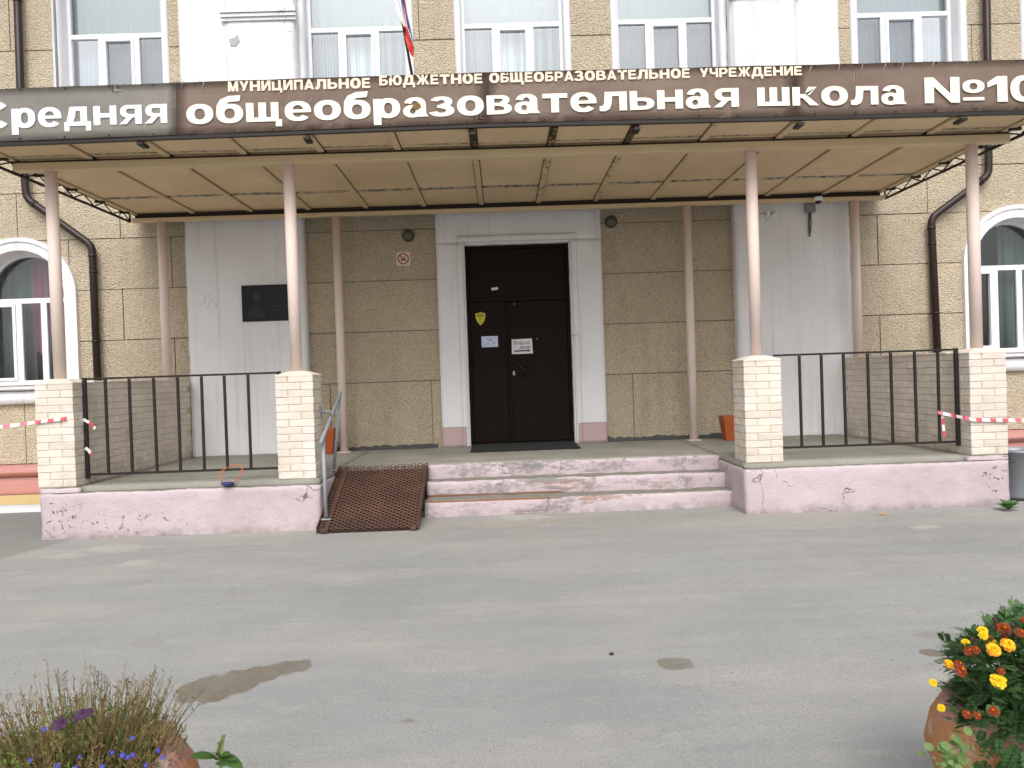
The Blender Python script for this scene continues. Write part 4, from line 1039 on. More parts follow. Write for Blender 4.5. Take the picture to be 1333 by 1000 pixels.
word('МУНИЦИПАЛЬНОЕ', 297, 482, 119.5, 114.5, 13, M['peach'], .16)
word('БЮДЖЕТНОЕ', 494, 628, 111.5, 108.5, 12.6, M['peach'], .16)
word('ОБЩЕОБРАЗОВАТЕЛЬНОЕ', 637, 898, 108, 101.5, 12.4, M['peach'], .16)
word('УЧРЕЖДЕНИЕ', 911, 1044, 101.2, 98, 12, M['peach'], .16)
q = at(542, 137, C-.013)    # scorched hole in the letter а
e = MB(); e.prism([(q.x-.05, q.z-.03), (q.x+.0, q.z-.045), (q.x+.045, q.z-.02), (q.x+.035, q.z+.01), (q.x+.008, q.z+.035), (q.x-.03, q.z+.0)], C-.0135, C-.011)
e.build('torn_patch', simple('torn_cloth', L(140,116,70), .9, nscale=60, namt=.6), sg)

# ------------------------------------------------------------------ downpipes
def pipe_run(label, pts):
    t = thing('downpipe', label, 'downpipe', pts[-1], 'brown rainwater pipes')
    # split: upper straight, elbows + diagonal, lower straight
    def smoothpath(ps):
        out = [ps[0]]
        for i in range(1, len(ps)-1):
            a, b, c = ps[i-1], ps[i], ps[i+1]; d1 = (a-b).normalized(); d2 = (c-b).normalized(); r = .1
            for k in range(5):
                s = k/4; out.append((b+d1*r).lerp(b, s).lerp(b.lerp(b+d2*r, s), s))
        return out+[ps[-1]]
    e = MB(); e.tube(smoothpath(pts), .05, 16, cap=True); e.build('pipe', M['pipe'], t)
    L_ = pts[-1].z
    for k in range(2, len(pts)-1):
        q = pts[k]; d = (pts[k+1]-q).normalized()
        e = MB(); e.tube([q+d*.12, q+d*.16], .055, 16); e.build('pipe_collar', M['pipe'], t)
    for f in (.12, .45, .8):
        q = pts[-2].lerp(pts[-1], f); e = MB(); e.tube([q, q-Vector((0,0,.025))], .055, 16); e.box(q.x-.01, q.x+.01, q.y, W+.0, q.z-.02, q.z-.005); e.build('bracket', M['pipe'], t)
    q = pts[0].lerp(pts[1], .45); e = MB(); e.tube([q, q-Vector((0,0,.025))], .056, 16); e.build('bracket', M['pipe'], t)
YP = W-.1
a = at(26, 60, YP); b = at(34, 258, YP); c = at(120, 320, YP)
pipe_run('brown downpipe bending inward beside the left arched window', [Vector((a.x, YP, ZTOP)), Vector((at(34,240,YP).x-.03, YP, b.z+.9)), Vector((b.x, YP, b.z)), Vector((c.x, YP, c.z)), Vector((at(127,488,YP).x, YP, .55))])
a = at(1287, 40, YP); b = at(1287, 228, YP); c = at(1212, 284, YP)
pipe_run('brown downpipe bending inward beside the right arched window', [Vector((a.x, YP, ZTOP)), Vector((b.x+.02, YP, b.z+.9)), Vector((b.x, YP, b.z)), Vector((c.x, YP, c.z)), Vector((at(1222,450,YP).x, YP, .55))])

# ------------------------------------------------------------------ ramp and handrail
rp = thing('metal_ramp', 'rusty brown expanded-metal ramp lying beside the steps', 'ramp', (-1.35, 7.45, 0))
ra, rb = Vector((-1.83, 7.45, .02)), Vector((-1.83, 8.56, FL+.01)); rw = .97
def rpt(u, v, dz=0): return Vector((ra.x+u*rw, ra.y+(rb.y-ra.y)*v, ra.z+(rb.z-ra.z)*v+dz))
e = MB(); rows, cols = 46, 26
for j in range(rows):
    for i in range(cols):
        v0 = (j+.5)/rows; am = .55/rows
        p0 = v0 + (am if (i+j) % 2 else -am); p1 = v0 + (-am if (i+j) % 2 else am)
        u0, u1 = i/cols, (i+1)/cols
        e.face([rpt(u0, p0-.0045), rpt(u1, p1-.0045), rpt(u1, p1+.0025, .006), rpt(u0, p0+.0025, .006)])
e.build('grating', M['rust'], rp, kind='stuff', smooth='keep')
e = MB(); e.face([rpt(0, 0, -.022), rpt(1, 0, -.022), rpt(1, 1, -.022), rpt(0, 1, -.022)]); e.build('backing_sheet', simple('rust_backing', L(62,42,34), .95, nscale=9, namt=.5), rp)
for u in (0, 1, .07):
    e = MB(); a = rpt(u, -.02, 0); b = rpt(u, 1.0, 0); h_ = .045 if u != .07 else .012
    s = -.03 if u == 0 else .0
    e.bm.free(); e = MB()
    x0 = a.x+s*.3; x1 = x0+(.008 if u != .07 else .03)
    vs = [(x0, a.y, a.z-.02), (x1, a.y, a.z-.02), (x1, b.y, b.z-.03), (x0, b.y, b.z-.03), (x0, a.y, a.z+h_), (x1, a.y, a.z+h_), (x1, b.y, b.z+h_*.3), (x0, b.y, b.z+h_*.3)]
    V = [e.bm.verts.new(p) for p in vs]
    for q_ in ((0,1,5,4),(1,2,6,5),(2,3,7,6),(3,0,4,7),(4,5,6,7),(3,2,1,0)): e.bm.faces.new([V[i] for i in q_])
    e.build('side_flange', M['rust'], rp)
for u in (.03, .93):
    q = rpt(u, 0); e = MB(); e.box(q.x-.0, q.x+.055, q.y-.035, q.y+.03, .0, .03); e.build('foot', M['rust'], rp, bevel=.003)

hr = thing('handrail', 'grey tubular handrail of the ramp fixed to the brick pillar', 'handrail', (-1.75, 7.6, 0))
top = at(443, 512, 8.35); low = at(417, 578, 7.62); post = gnd(424, 684, .05); 
xr = -1.76
e = MB(); e.tube([low+Vector((0,0,-.0)), low.lerp(top, .02), top], .019, 10); e.build('rail', M['grey_paint'], hr)
pp = low.lerp(top, .12)
pb = Vector((at(425, 684, 7.62).x, 7.62, .12)); e = MB(); e.tube([pb, pp], .018, 10); e.box(pb.x-.05, pb.x+.05, pb.y-.04, pb.y+.04, .095, .105); e.build('post', M['grey_paint'], hr)
e = MB(); p2 = Vector((at(434, 612, 8.3).x, 8.32, FL+.0)); e.tube([p2, top-Vector((0, .02, .0))], .016, 10); e.box(p2.x-.04, p2.x+.04, p2.y-.04, p2.y+.04, FL, FL+.008); e.build('post', M['grey_paint'], hr)
m_ = low.lerp(top, .62); e = MB(); q = Vector((PX[1]+PS, P+PS*.75, at(416, 536, P+.28).z)); e.tube([q, Vector((m_.x, q.y, q.z)) if abs(m_.x-q.x) > .06 else q+Vector((.09,0,0)), low.lerp(top, .5)], .012, 8); e.build('arm', M['grey_paint'], hr)
e = MB(); e.box(q.x+.002, q.x+.009, q.y-.03, q.y+.03, q.z-.06, q.z+.06); e.build('wall_plate', M['grey_paint'], hr, bevel=.002)

# ------------------------------------------------------------------ things on the porch and wall
def pot(px, py, Y, label):
    q = gnd(px, py, FL); c = Vector((q.x, Y, FL))
    t = thing('square_planter', label, 'planter', c, 'tapered orange planters on the porch')
    e = MB(); V = []
    for (s, z) in ((.085, 0), (.125, .30), (.125, .33), (.11, .33), (.105, .29)):
        V.append([e.bm.verts.new(c+Vector((sx*s, sy*s, z))) for sx, sy in ((-1,-1),(1,-1),(1,1),(-1,1))])
    e.bm.faces.new(list(reversed(V[0])))
    for A_, B_ in zip(V, V[1:]):
        for i in range(4): e.bm.faces.new([A_[i], A_[(i+1) % 4], B_[(i+1) % 4], B_[i]])
    e.build('pot', M['terra'], t, bevel=.004)
    e = MB(); e.box(c.x-.107, c.x+.107, c.y-.107, c.y+.107, FL+.26, FL+.28); e.build('soil', M['soil'], t)
q = gnd(434, 588, FL); pot(431, 588, 10.35, 'tapered orange planter half hidden behind the grey ramp handrail')
pot(951, 573, 10.2, 'tapered orange planter beside the pillar right of the steps')
# mat
dm = thing('door_mat', 'flat black rubber mat lying in front of the door', 'mat', (.3, W-.3, FL))
a, b, c, d = gnd(612, 589, FL), gnd(757, 585, FL), gnd(750, 574, FL), gnd(616, 577.5, FL)
e = MB(); x0, x1, y0, y1 = a.x, b.x, (a.y+b.y)/2, min(W-.02, (c.y+d.y)/2)
e.box(x0, x1, y0, y1, FL+.005, FL+.014); e.build('mat_body', simple('mat_black', L(38,40,38), .95, nscale=50, bump=.004), dm, bevel=.003)
e = MB()
for i in range(28):
    y = y0+.02+(y1-y0-.04)*i/27; e.box(x0+.02, x1-.02, y-.004, y+.004, FL+.0145, FL+.019)
e.build('mat_ribs', simple('mat_rib', L(48,50,48), .95), dm, kind='stuff')

# plaque
pq = thing('memorial_plaque', 'black stone plaque with an etched head and faint lines, on the white pilaster', 'plaque', at(346, 394, W-.18))
a, b = at(314, 372, W-.19), at(377, 417, W-.19); b.x += .0
e = MB(); e.box(a.x, b.x+.02, W-.195, W-.172, b.z, a.z); e.build('slab', simple('black_granite', L(17,22,24), .3, spec=.2, namt=.3, nscale=60), pq, bevel=.003)
et = simple('etched_grey', L(64,58,54), .7, namt=.3); et2 = simple('etched_faint', L(40,44,46), .7)
def fanshape(mb, cx, cz, rx, rz, y, n=16, f=None):
    mb.face([(cx+rx*math.cos(2*PI*i/n), y, cz+rz*math.sin(2*PI*i/n)*(1 if math.sin(2*PI*i/n) > 0 else 1.25)) for i in range(n)])
e = MB(); hc = at(334, 386, W-.1965); fanshape(e, hc.x, hc.z, .052, .062, W-.1965); e.build('etched_head', et, pq, smooth='keep')
e = MB(); hb_ = at(334, 404, W-.1962); e.face([(hb_.x-.12, W-.1962, b.z+.03), (hb_.x+.12, W-.1962, b.z+.03), (hb_.x+.10, W-.1962, hb_.z+.02), (hb_.x+.03, W-.1962, hb_.z+.08), (hb_.x-.03, W-.1962, hb_.z+.08), (hb_.x-.11, W-.1962, hb_.z+.02)]); e.build('etched_shoulders', et2, pq, smooth='keep')
e = MB()
for k in range(6): 
    z = a.z-.07-.055*k; w_ = .26-.02*(k % 2); e.box(a.x+.36+(.02 if k % 2 else 0), a.x+.36+w_, W-.1965, W-.1955, z-.008, z+.008)
e.box(a.x+.48, a.x+.58, W-.1965, W-.1955, b.z+.05, b.z+.068); e.build('etched_lines', et2, pq)

# no smoking sign
q = at(525, 337, W-.012); ns = thing('no_smoking_sign', 'small square no smoking sign on the roughcast wall left of the door', 'sign', q)
e = MB(); s = .097; e.box(q.x-s, q.x+s, W-.012, W-.004, q.z-s, q.z+s); e.build('plate', simple('sign_plate', L(226,208,200), .5, namt=.04), ns, bevel=.002)
e = MB(); y = W-.0135
_r = ring(0, 0, .078, .078, .062, .062, pw=2)[1]
for f_ in _r: e.face([(q.x+p[0], y, q.z+p[1]) for p in f_])
e.face([(q.x-.055, y-.0005, q.z+.045), (q.x-.045, y-.0005, q.z+.055), (q.x+.055, y-.0005, q.z-.045), (q.x+.045, y-.0005, q.z-.055)]); e.build('red_ring', M['red'], ns, smooth='keep')
e = MB(); e.box(q.x-.035, q.x+.0, y+.0003, y+.001, q.z-.030, q.z-.016); e.box(q.x-.03, q.x+.035, y+.0003, y+.001, q.z-.012, q.z+.002); 
for k in range(3): e.tube([(q.x+.0+.012*k, y+.0005, q.z+.012), (q.x+.006+.012*k, y+.0005, q.z+.025), (q.x+.0+.012*k, y+.0005, q.z+.038)], .002, 4)
e.build('cigarette_symbol', M['ink'], ns)

# round wall lamps either side of the door, high up
for px, py, lab in ((531, 306, 'small dark round wall lamp above the no smoking sign'), (796, 288, 'small round green-grey wall lamp at the top right corner of the door surround')):
    q = at(px, py, W-.05); t = thing('wall_lamp', lab, 'lamp', q, 'round wall lamps by the door')
    e = MB()
    pr = [(.002, -.0), (.04, .004), (.062, .02), (.072, .045), (.078, .075)]
    seg = 20; rings = [[e.bm.verts.new((q.x+r*math.cos(2*PI*k/seg), W-.085+z, q.z+r*math.sin(2*PI*k/seg))) for k in range(seg)] for r, z in pr]
    for A_, B_ in zip(rings, rings[1:]):
        for k in range(seg): f = e.bm.faces.new([A_[k], A_[(k+1) % seg], B_[(k+1) % seg], B_[k]]); f.smooth = True
    e.build('shade', simple('lamp_glass_grey', L(96,98,84), .35, spec=.5), t)
    e = MB(); e.tube([(q.x, W-.012, q.z), (q.x, W+.0, q.z)], .088, 20); e.build('backplate', simple('lamp_back', L(64,62,54), .6), t)

# camera dome, bracket and junction box at the right pilaster
q = at(1065, 256, RC-.09); t = thing('security_camera', 'small white dome camera under the rear beam of the canopy', 'camera', q)
e = MB(); e.lathe([(.0, .045), (.055, .045), (.06, .03), (.058, -.008), (.045, -.012)], (q.x, RC-.09, ZB+.0), 20); e.build('housing', M['pvc'], t)
e = MB(); e.lathe([(.044, -.012), (.04, -.03), (.025, -.045), (.0, -.05)], (q.x, RC-.09, ZB), 16); e.build('dome', simple('dome_black', L(40,38,36), .15), t)
a, b = at(1047, 266, W-.18), at(1060, 277, W-.18); t = thing('junction_box', 'grey junction box with cable tail on the right white pilaster', 'junction box', a)
e = MB(); e.box(a.x, b.x, W-.235, W-.172, b.z, a.z); e.build('box', simple('box_grey', L(140,146,142), .6), t, bevel=.004)
e = MB(); c = at(1054, 308, W-.19); e.tube([((a.x+b.x)/2-.01, W-.2, b.z), ((a.x+b.x)/2-.015, W-.19, b.z-.15), (c.x, W-.19, c.z)], .011, 6); e.tube([((a.x+b.x)/2+.012, W-.19, b.z), ((a.x+b.x)/2+.014, W-.19, b.z-.15), (c.x+.008, W-.19, c.z+.05)], .008, 6); e.build('cable', M['cable'], t)
a = at(1000, 283, W-.2); t = thing('flag_bracket', 'small white forked tube bracket high on the right white pilaster', 'bracket', a)
e = MB(); e.tube([a+Vector((0,.03,-.03)), at(1000, 273, W-.26)], .019, 10); e.build('holder', M['pvc'], t)
e = MB(); e.tube([a+Vector((.01,.03,-.03)), at(1013, 274.5, W-.26)], .017, 10); e.build('holder', M['pvc'], t)
e = MB(); e.tube([a+Vector((-.14,.03,.06)), a+Vector((.0,.02,.065)), a+Vector((.1,.02,.075))], .003, 5); e.build('wire', M['cable'], t)

# notices on the door
def text_mesh(s, size, mat, parent, loc, shear=0, ws=1):
    c = bpy.data.curves.new('t', 'FONT'); c.body = s; c.size = size; c.shear = shear; c.extrude = .0004; c.offset = .0005
    tmp = bpy.data.objects.new('tmp', c); COL.objects.link(tmp); bpy.context.view_layer.update()
    me = bpy.data.meshes.new_from_object(tmp.evaluated_get(bpy.context.evaluated_depsgraph_get())); bpy.data.objects.remove(tmp)
    me.materials.clear(); me.materials.append(mat)
    o = bpy.data.objects.new('handwriting', me); COL.objects.link(o); o.parent = parent; o.location = Vector(loc)-WORLDPOS[parent.name]; o.rotation_euler = (PI/2, 0, 0); o.scale = (ws, 1, 1)
    return o
yn = YD-.018
q = at(637.5, 445, yn); t = thing('paper_notice', 'small pale blue printed notice taped to the left door leaf', 'notice', q)
e = MB(); e.box(q.x-.115, q.x+.115, yn, yn+.0015, q.z-.075, q.z+.078); e.build('sheet', M['bluepaper'], t)
e = MB()
for dx, dz, w_ in ((-.045, .04, .1), (-.02, .02, .06), (-.06, -.03, .05), (.05, -.01, .03), (.04, -.03, .03), (-.08, -.045, .02)): e.box(q.x+dx, q.x+dx+w_, yn-.001, yn-.0005, q.z+dz-.004, q.z+dz+.004)
e.build('print', M['greyink'], t, kind='stuff')
q = at(680, 451.5, yn); t = thing('paper_notice', 'white handwritten notice with a thick black arrow on the right door leaf', 'notice', q)
e = MB(); e.prism([(q.x-.150, q.z-.10), (q.x+.145, q.z-.098), (q.x+.138, q.z+.112), (q.x-.148, q.z+.108)], yn, yn+.0015); e.build('sheet', M['paper'], t)
text_mesh('Вход со', .066, M['ink'], t, (q.x-.125, yn-.001, q.z+.035), .12, .9); text_mesh('двора', .058, M['ink'], t, (q.x-.04, yn-.001, q.z-.025), .15, .9)
e = MB(); e.prism([(q.x-.115, q.z-.068), (q.x+.075, q.z-.064), (q.x+.075, q.z-.076), (q.x+.115, q.z-.055), (q.x+.075, q.z-.036), (q.x+.075, q.z-.046), (q.x-.115, q.z-.048)], yn-.001, yn-.0003); e.build('arrow', M['ink'], t)
q = at(625.5, 415, yn); t = thing('shield_sticker', 'yellow shield-shaped sticker near the top of the left door leaf', 'sticker', q)
e = MB(); e.prism([(q.x, q.z-.095), (q.x+.042, q.z-.05), (q.x+.066, q.z+.01), (q.x+.07, q.z+.078), (q.x+.03, q.z+.078), (q.x, q.z+.092), (q.x-.03, q.z+.078), (q.x-.07, q.z+.078), (q.x-.066, q.z+.01), (q.x-.042, q.z-.05)], yn+.0005, yn+.002); e.build('face', M['lime'], t)
e = MB()
for dz, w_ in ((.055, .045), (.04, .055), (.025, .03), (-.005, .02), (-.045, .022)): e.box(q.x-w_, q.x+w_, yn-.0005, yn+.0002, q.z+dz-.004, q.z+dz+.004)
e.build('print', simple('olive_ink', L(90,88,30), .8), t, kind='stuff')

# barrier tapes
def tape(pts, width, label, loc, tails):
    t = thing('barrier_tape', label, 'tape', loc, 'red and white barrier tapes')
    def ribbon(ps, wv, phase=0):
        e = MB(); ps = [Vector(p) for p in ps]; d = 0; sub_ = []
        for a, b in zip(ps, ps[1:]):
            n_ = max(1, int((b-a).length/.02))
            for k in range(n_): sub_.append(a.lerp(b, k/n_))
        sub_.append(ps[-1]); acc = phase
        for i in range(len(sub_)-1):
            a, b = sub_[i], sub_[i+1]; tw = .35*math.sin(acc*3); wa = wv*(1 if True else 1)
            sk = Vector(((b-a).x*.3, 0, 0)); acc += (b-a).length
            e.face([a-wa, b-wa, b+wa, a+wa], 1 if (acc % .13) < .062 else 0)
        return e.build('ribbon', [M['tapew'], M['taper']], t, smooth='keep')
    ribbon(pts, Vector((0, .006, width/2)))
    for tl, wv in tails: ribbon(tl, wv, .05)
y_ = P-.02
tape([Vector((-7.2, P-.25, at(0,556,P).z-.03)), at(0, 556, P-.12), at(48, 549.5, y_), at(84, 545, y_), at(100, 544.5, P+.06), at(107.5, 546.5, P+.165)], .030, 'red and white barrier tape stretched across the left corner pillar', at(90, 545, P),
     [([at(108, 546, P+.165), at(116, 550, P+.16), at(124, 558, P+.17)], Vector((.01, 0, .012))), ([at(111, 583, P+.165), at(116, 587, P+.16), at(119, 593, P+.17)], Vector((.012, 0, .01)))])
tape([at(1221, 537, P+.165), at(1240, 541, P+.12), at(1256, 544, P+.0), at(1268, 546.5, y_), at(1310, 547, y_), at(1333, 547, P-.05), at(1420, 547, P-.2)], .032, 'red and white barrier tape stretched across the right corner pillar', at(1290, 547, P),
     [([at(1227, 537, P+.172), at(1228, 553, P+.172), at(1229.5, 569, P+.172)], Vector((.014, 0, 0)))])

# cord with a blue stone on the left porch edge
q = at(298, 630, P-.03); t = thing('cord_loop', 'thin orange-red cord loop with a flat blue weight on the porch edge', 'cord', q)
ps = [at(*p, Y_) for p, Y_ in (((288.5, 629), P-.03), ((286.5, 620), P-.02), ((289, 613), P+.04), ((296, 609), P+.15), ((304, 605.5), P+.2), ((312, 606.5), P+.15), ((315.5, 611), P+.06), ((312, 620), P), ((304, 629), P-.03))]
e = MB(); e.tube(ps, .006, 6); e.build('cord', simple('cord_orange', L(206,110,76), .6), t)
e = MB(); c = at(296.5, 630, P-.035); e.lathe([(.0, -.022), (.04, -.016), (.062, 0), (.05, .016), (0, .02)], c, 16); e.build('weight', simple('blue_weight', L(48,56,110), .5), t)

# flag on a slanting pole standing on the canopy roof
YF = 8.3; fb = at(536, 96, YF); ft = at(508, -60, YF); fb2 = fb+(fb-ft).normalized()*.28
t = thing('flag', 'white, blue and red flag hanging limp from a dark slanting pole above the canopy', 'flag', fb2)
e = MB(); e.tube([fb2, ft], .014, 8); e.build('pole', M['black'], t)
def strip(edgeL, edgeR, mat, yoff, label=None):
    e = MB(); n_ = 24
    def ev(E_, s):
        x = s*(len(E_)-1); i = min(int(x), len(E_)-2); f = x-i
        return (E_[i][0]*(1-f)+E_[i+1][0]*f, E_[i][1]*(1-f)+E_[i+1][1]*f)
    V = []
    for k in range(n_+1):
        s = k/n_; a = ev(edgeL, s); b = ev(edgeR, s); row = []
        for m_ in range(7):
            u = m_/6; q = at(a[0]*(1-u)+b[0]*u, a[1]*(1-u)+b[1]*u, YF-.03); q.y += yoff+.03*math.sin(u*5+s*4)+.02*math.sin(u*9-s*3); row.append(e.bm.verts.new(q))
        V.append(row)
    for k in range(n_):
        for m_ in range(6): f = e.bm.faces.new([V[k][m_], V[k+1][m_], V[k+1][m_+1], V[k][m_+1]]); f.smooth = True
    e.build('cloth_stripe', mat, t, smooth='keep', label=label)
strip([(505,-50),(514,0),(518,20),(526,37)], [(512,-50),(524,0),(527,20),(530,36)], simple('flag_white', L(238,234,236), .8, namt=.05), 0, 'white stripe of the flag')
strip([(513,-50),(524,0),(527,15),(531,38)], [(517,-50),(527,0),(531,24),(535,45)], simple('flag_red', L(206,52,48), .8, namt=.1), -.006, 'red stripe of the flag')
strip([(518,-50),(521,-10),(529,22),(536,52)], [(519,-50),(524,-4),(533,30),(538.5,58)], simple('flag_blue', L(60,104,176), .8, namt=.1), -.012, 'blue stripe of the flag')
strip([(522,30),(526,40),(529,56),(532,67)], [(530,36),(535,50),(538.5,60),(538,75)], simple('flag_red2', L(222,74,64), .8, namt=.1), -.004, 'red hanging corner of the flag')

# bin
q = gnd(1343, 651); bc = Vector((q.x+.0, 7.98, 0)); t = thing('litter_bin', 'grey metal bucket bin standing at the right corner of the porch', 'bin', bc)
e = MB(); e.lathe([(0, .02), (.165, .02), (.17, 0), (.175, .03), (.222, .48), (.235, .485), (.235, .51), (.222, .51), (.215, .47), (.165, .05), (0, .05)], bc, 36); e.build('bucket', M['zinc'], t)
e = MB(); e.tube([bc+Vector((-.23, 0, .47)), bc+Vector((-.20, -.12, .40)), bc+Vector((0, -.22, .36)), bc+Vector((.2, -.12, .40)), bc+Vector((.23, 0, .47))], .005, 6); e.build('bail', M['cable'], t)

# pebble and litter specks on the asphalt
q = gnd(796, 850); e = MB(); e.lathe([(0, 0), (.022, .002), (.026, .012), (.012, .024), (0, .026)], (0,0,0), 9, smooth=False); o = e.build('pebble', simple('dark_stone', L(58,56,54), .9), None); o.scale = (.55, .55, .5); o.location = (q.x, q.y, gz(q.x, q.y)); tag(o, 'small dark pebble lying alone in the middle of the asphalt', 'pebble')
q = gnd(1149, 668.5); e = MB(); e.lathe([(0, 0), (.03, .003), (.03, .01), (0, .014)], (0,0,0), 6, smooth=False); o = e.build('fallen_leaf', simple('leaf_yellow', L(196,166,70), .8), None); o.location = (q.x, q.y, gz(q.x, q.y)+.002); tag(o, 'small yellow leaf on the asphalt before the right plinth', 'leaf')
e = MB(); random.seed(5)
for i in range(700):
    x, y = random.uniform(-5.5, 5.5), (random.uniform(2.3, 7.5) if i % 3 else random.uniform(7.0, 7.6)); r = random.uniform(.002, .006); z = gz(x, y)
    e.tube([(x, y, z-.001), (x+random.uniform(-.4,.4)*r, y, z+r*.7)], [r, r*.5], 5)
tag(e.build('grit', simple('grit_stone', L(150,144,132), .9, nscale=1, namt=.6)), 'loose grit scattered over the asphalt', None, kind='stuff')

# ------------------------------------------------------------------ plants
def leaf_blade(mb, base, d, up, ln, wd_, mi=0, fold=.25, droop=.25, seg=3):
    """a pointed leaf: base point, direction, up vector"""
    d = d.normalized(); s = d.cross(up); 
    if s.length < 1e-4: s = d.cross(Vector((1,0,0)))
    s.normalize(); n = s.cross(d).normalized(); prev = None
    for i in range(seg+1):
        t = i/seg; w = wd_*.5*math.sin(PI*min(.97, t*.86+.1))**.8 if i < seg else 0
        c = base+d*ln*t - n*0 - Vector((0,0,1))*droop*ln*t*t; c2 = c
        row = [c2-s*w+n*w*fold, c2, c2+s*w+n*w*fold]
        if prev:
            mb.face([prev[0], prev[1], row[1], row[0]] if i < seg else [prev[0], prev[1], row[1]], mi); mb.face([prev[1], prev[2], row[2], row[1]] if i < seg else [prev[1], prev[2], row[1]], mi)
        prev = row
def rvec(): 
    while True:
        v = Vector((random.uniform(-1,1), random.uniform(-1,1), random.uniform(-1,1)))
        if .01 < v.length < 1: return v.normalized()
# weed at the corner
q = gnd(1309, 662); t = thing('weed', 'small green rosette weed growing at the foot of the right plinth corner', 'weed', (q.x, q.y, 0))
random.seed(3); WG = mk_leaf('weed_green', L(58,92,44), L(84,122,58))
for i in range(26):
    a = random.uniform(0, 2*PI); e = MB(); leaf_blade(e, Vector((q.x, q.y-.04, .0)), Vector((math.cos(a), math.sin(a)*.7, random.uniform(.4, 1.4))), Vector((0,0,1)), random.uniform(.10, .19), .05, droop=.35, seg=4); e.build('leaf', WG, t, smooth='keep')

def bowl(px, py, Y, label, rim=.27):
    c = at(px, py, Y); c.z = 0
    t = thing('flower_pot', label, 'pot', c, 'rounded concrete flower pots in the foreground')
    h = .42
    M_ = NM('pot_paint', .8, spec=.2); n_ = M_.noise(7, 6, .65); zz_ = M_.xyz()[2]
    col_ = M_.mix(M_.ramp(M_.math('ADD', zz_, M_.math('MULTIPLY', n_, .12)), .43, .46), L(176,124,86), L(172,126,118))
    col_ = M_.mix(M_.ramp(M_.noise(10, 6, .7), .55, .64), col_, L(176,164,152)); M_.color(col_); M_.bump(M_.noise(30, 5), .008)
    e = MB(); e.lathe([(.16, 0), (.19, .02), (.25, .10), (.315, .20), (.335, .27), (.32, .34), (rim+.015, .40), (rim+.005, h), (rim-.03, h+.004), (rim-.045, h-.03), (rim-.05, .3), (0, .3)], c, 48)
    e.build('bowl', M_.m, t)
    e = MB(); e.lathe([(rim-.046, h-.05), (.1, h-.035), (0, h-.03)], c, 24); e.build('soil', M['soil'], t)
    return c
# --- right pot: marigolds
YM = 2.25; pc = bowl(1368, 950, YM, 'rounded orange pot of marigolds at the lower right')
random.seed(11)
mg = thing('marigold_bush', 'dense green marigold bush with yellow and rust-orange flowers in the right pot', 'flowering plant', (pc.x, pc.y, .38))
G1 = mk_leaf('marigold_green', L(46,74,42), L(66,98,52), .2); G2 = mk_leaf('marigold_light', L(70,100,62), L(92,122,74), .25); ST = mk_leaf('stem_green', L(80,96,52), L(98,104,60), .1)
def fern_leaf(mb, base, d, ln, mi):
    d = d.normalized(); up = Vector((0,0,1)); s = d.cross(up); s = s.normalized() if s.length > 1e-3 else Vector((1,0,0)); n_ = s.cross(d)
    k = 5
    for i in range(k):
        t = .2+.8*i/k; c = base+d*ln*t-up*.22*ln*t*t
        l2 = ln*.34*math.sin(PI*(.15+.75*t))+.004
        for sg_ in (-1, 1):
            dd = (s*sg_*1.0+d*.75+n_*random.uniform(-.1,.3)).normalized()
            a = c; b = c+dd*l2; pw_ = dd.cross(n_).normalized()*l2*.30; m1 = c+dd*l2*.5
            mb.face([a, m1+pw_, b, m1-pw_], mi)
    c = base+d*ln-up*.22*ln; b = c+d*ln*.3; pw_ = s*ln*.06; mb.face([c, (c+b)/2+pw_, b, (c+b)/2-pw_], mi)
e = MB()
BX = pc.x+.03
def bush_top(r_): return .655-1.3*max(0, r_-.05)**1.6
for i in range(2700):
    a = random.uniform(0, 2*PI); r_ = .27*math.sqrt(random.random())
    front = -math.sin(a)
    if i % 3 == 0:
        a = math.radians(random.uniform(203, 285))
        r_ = random.uniform(.26, .31) if random.random() < .35 else random.uniform(.335, .37); z = random.uniform(.34, .5) if r_ < .32 else random.uniform(.12, .44); tp = .5
    else:
        lo = .36 if r_ > .2 else .42; tp = bush_top(r_)+.07*noise.noise(Vector((pc.x+r_*math.cos(a), r_*math.sin(a), 0))*8)
        z = tp-(tp-lo)*random.random()**1.8
    b_ = Vector((BX+r_*math.cos(a), pc.y+r_*math.sin(a), z))
    if noise.noise(b_*11) < -.2: continue
    d = Vector((math.cos(a)*(r_/.3)*1.3, math.sin(a)*(r_/.3)*1.3, .7-1.0*(r_/.27)**3))+rvec()*.7
    fern_leaf(e, b_, d, random.uniform(.035, .07), 0 if random.random() < .66 else 1)
for i in range(60):
    a = random.uniform(0, 2*PI); r_ = random.uniform(.05, .27); p0 = Vector((pc.x+r_*.4*math.cos(a), pc.y+r_*.4*math.sin(a), .36)); p1 = Vector((pc.x+r_*math.cos(a), pc.y+r_*math.sin(a), random.uniform(.45, .58)))
    e.tube([p0, (p0+p1)/2+rvec()*.02, p1], .0028, 5, mi=2)
e.build('foliage', [G1, G2, ST], mg, kind='stuff', smooth='keep')
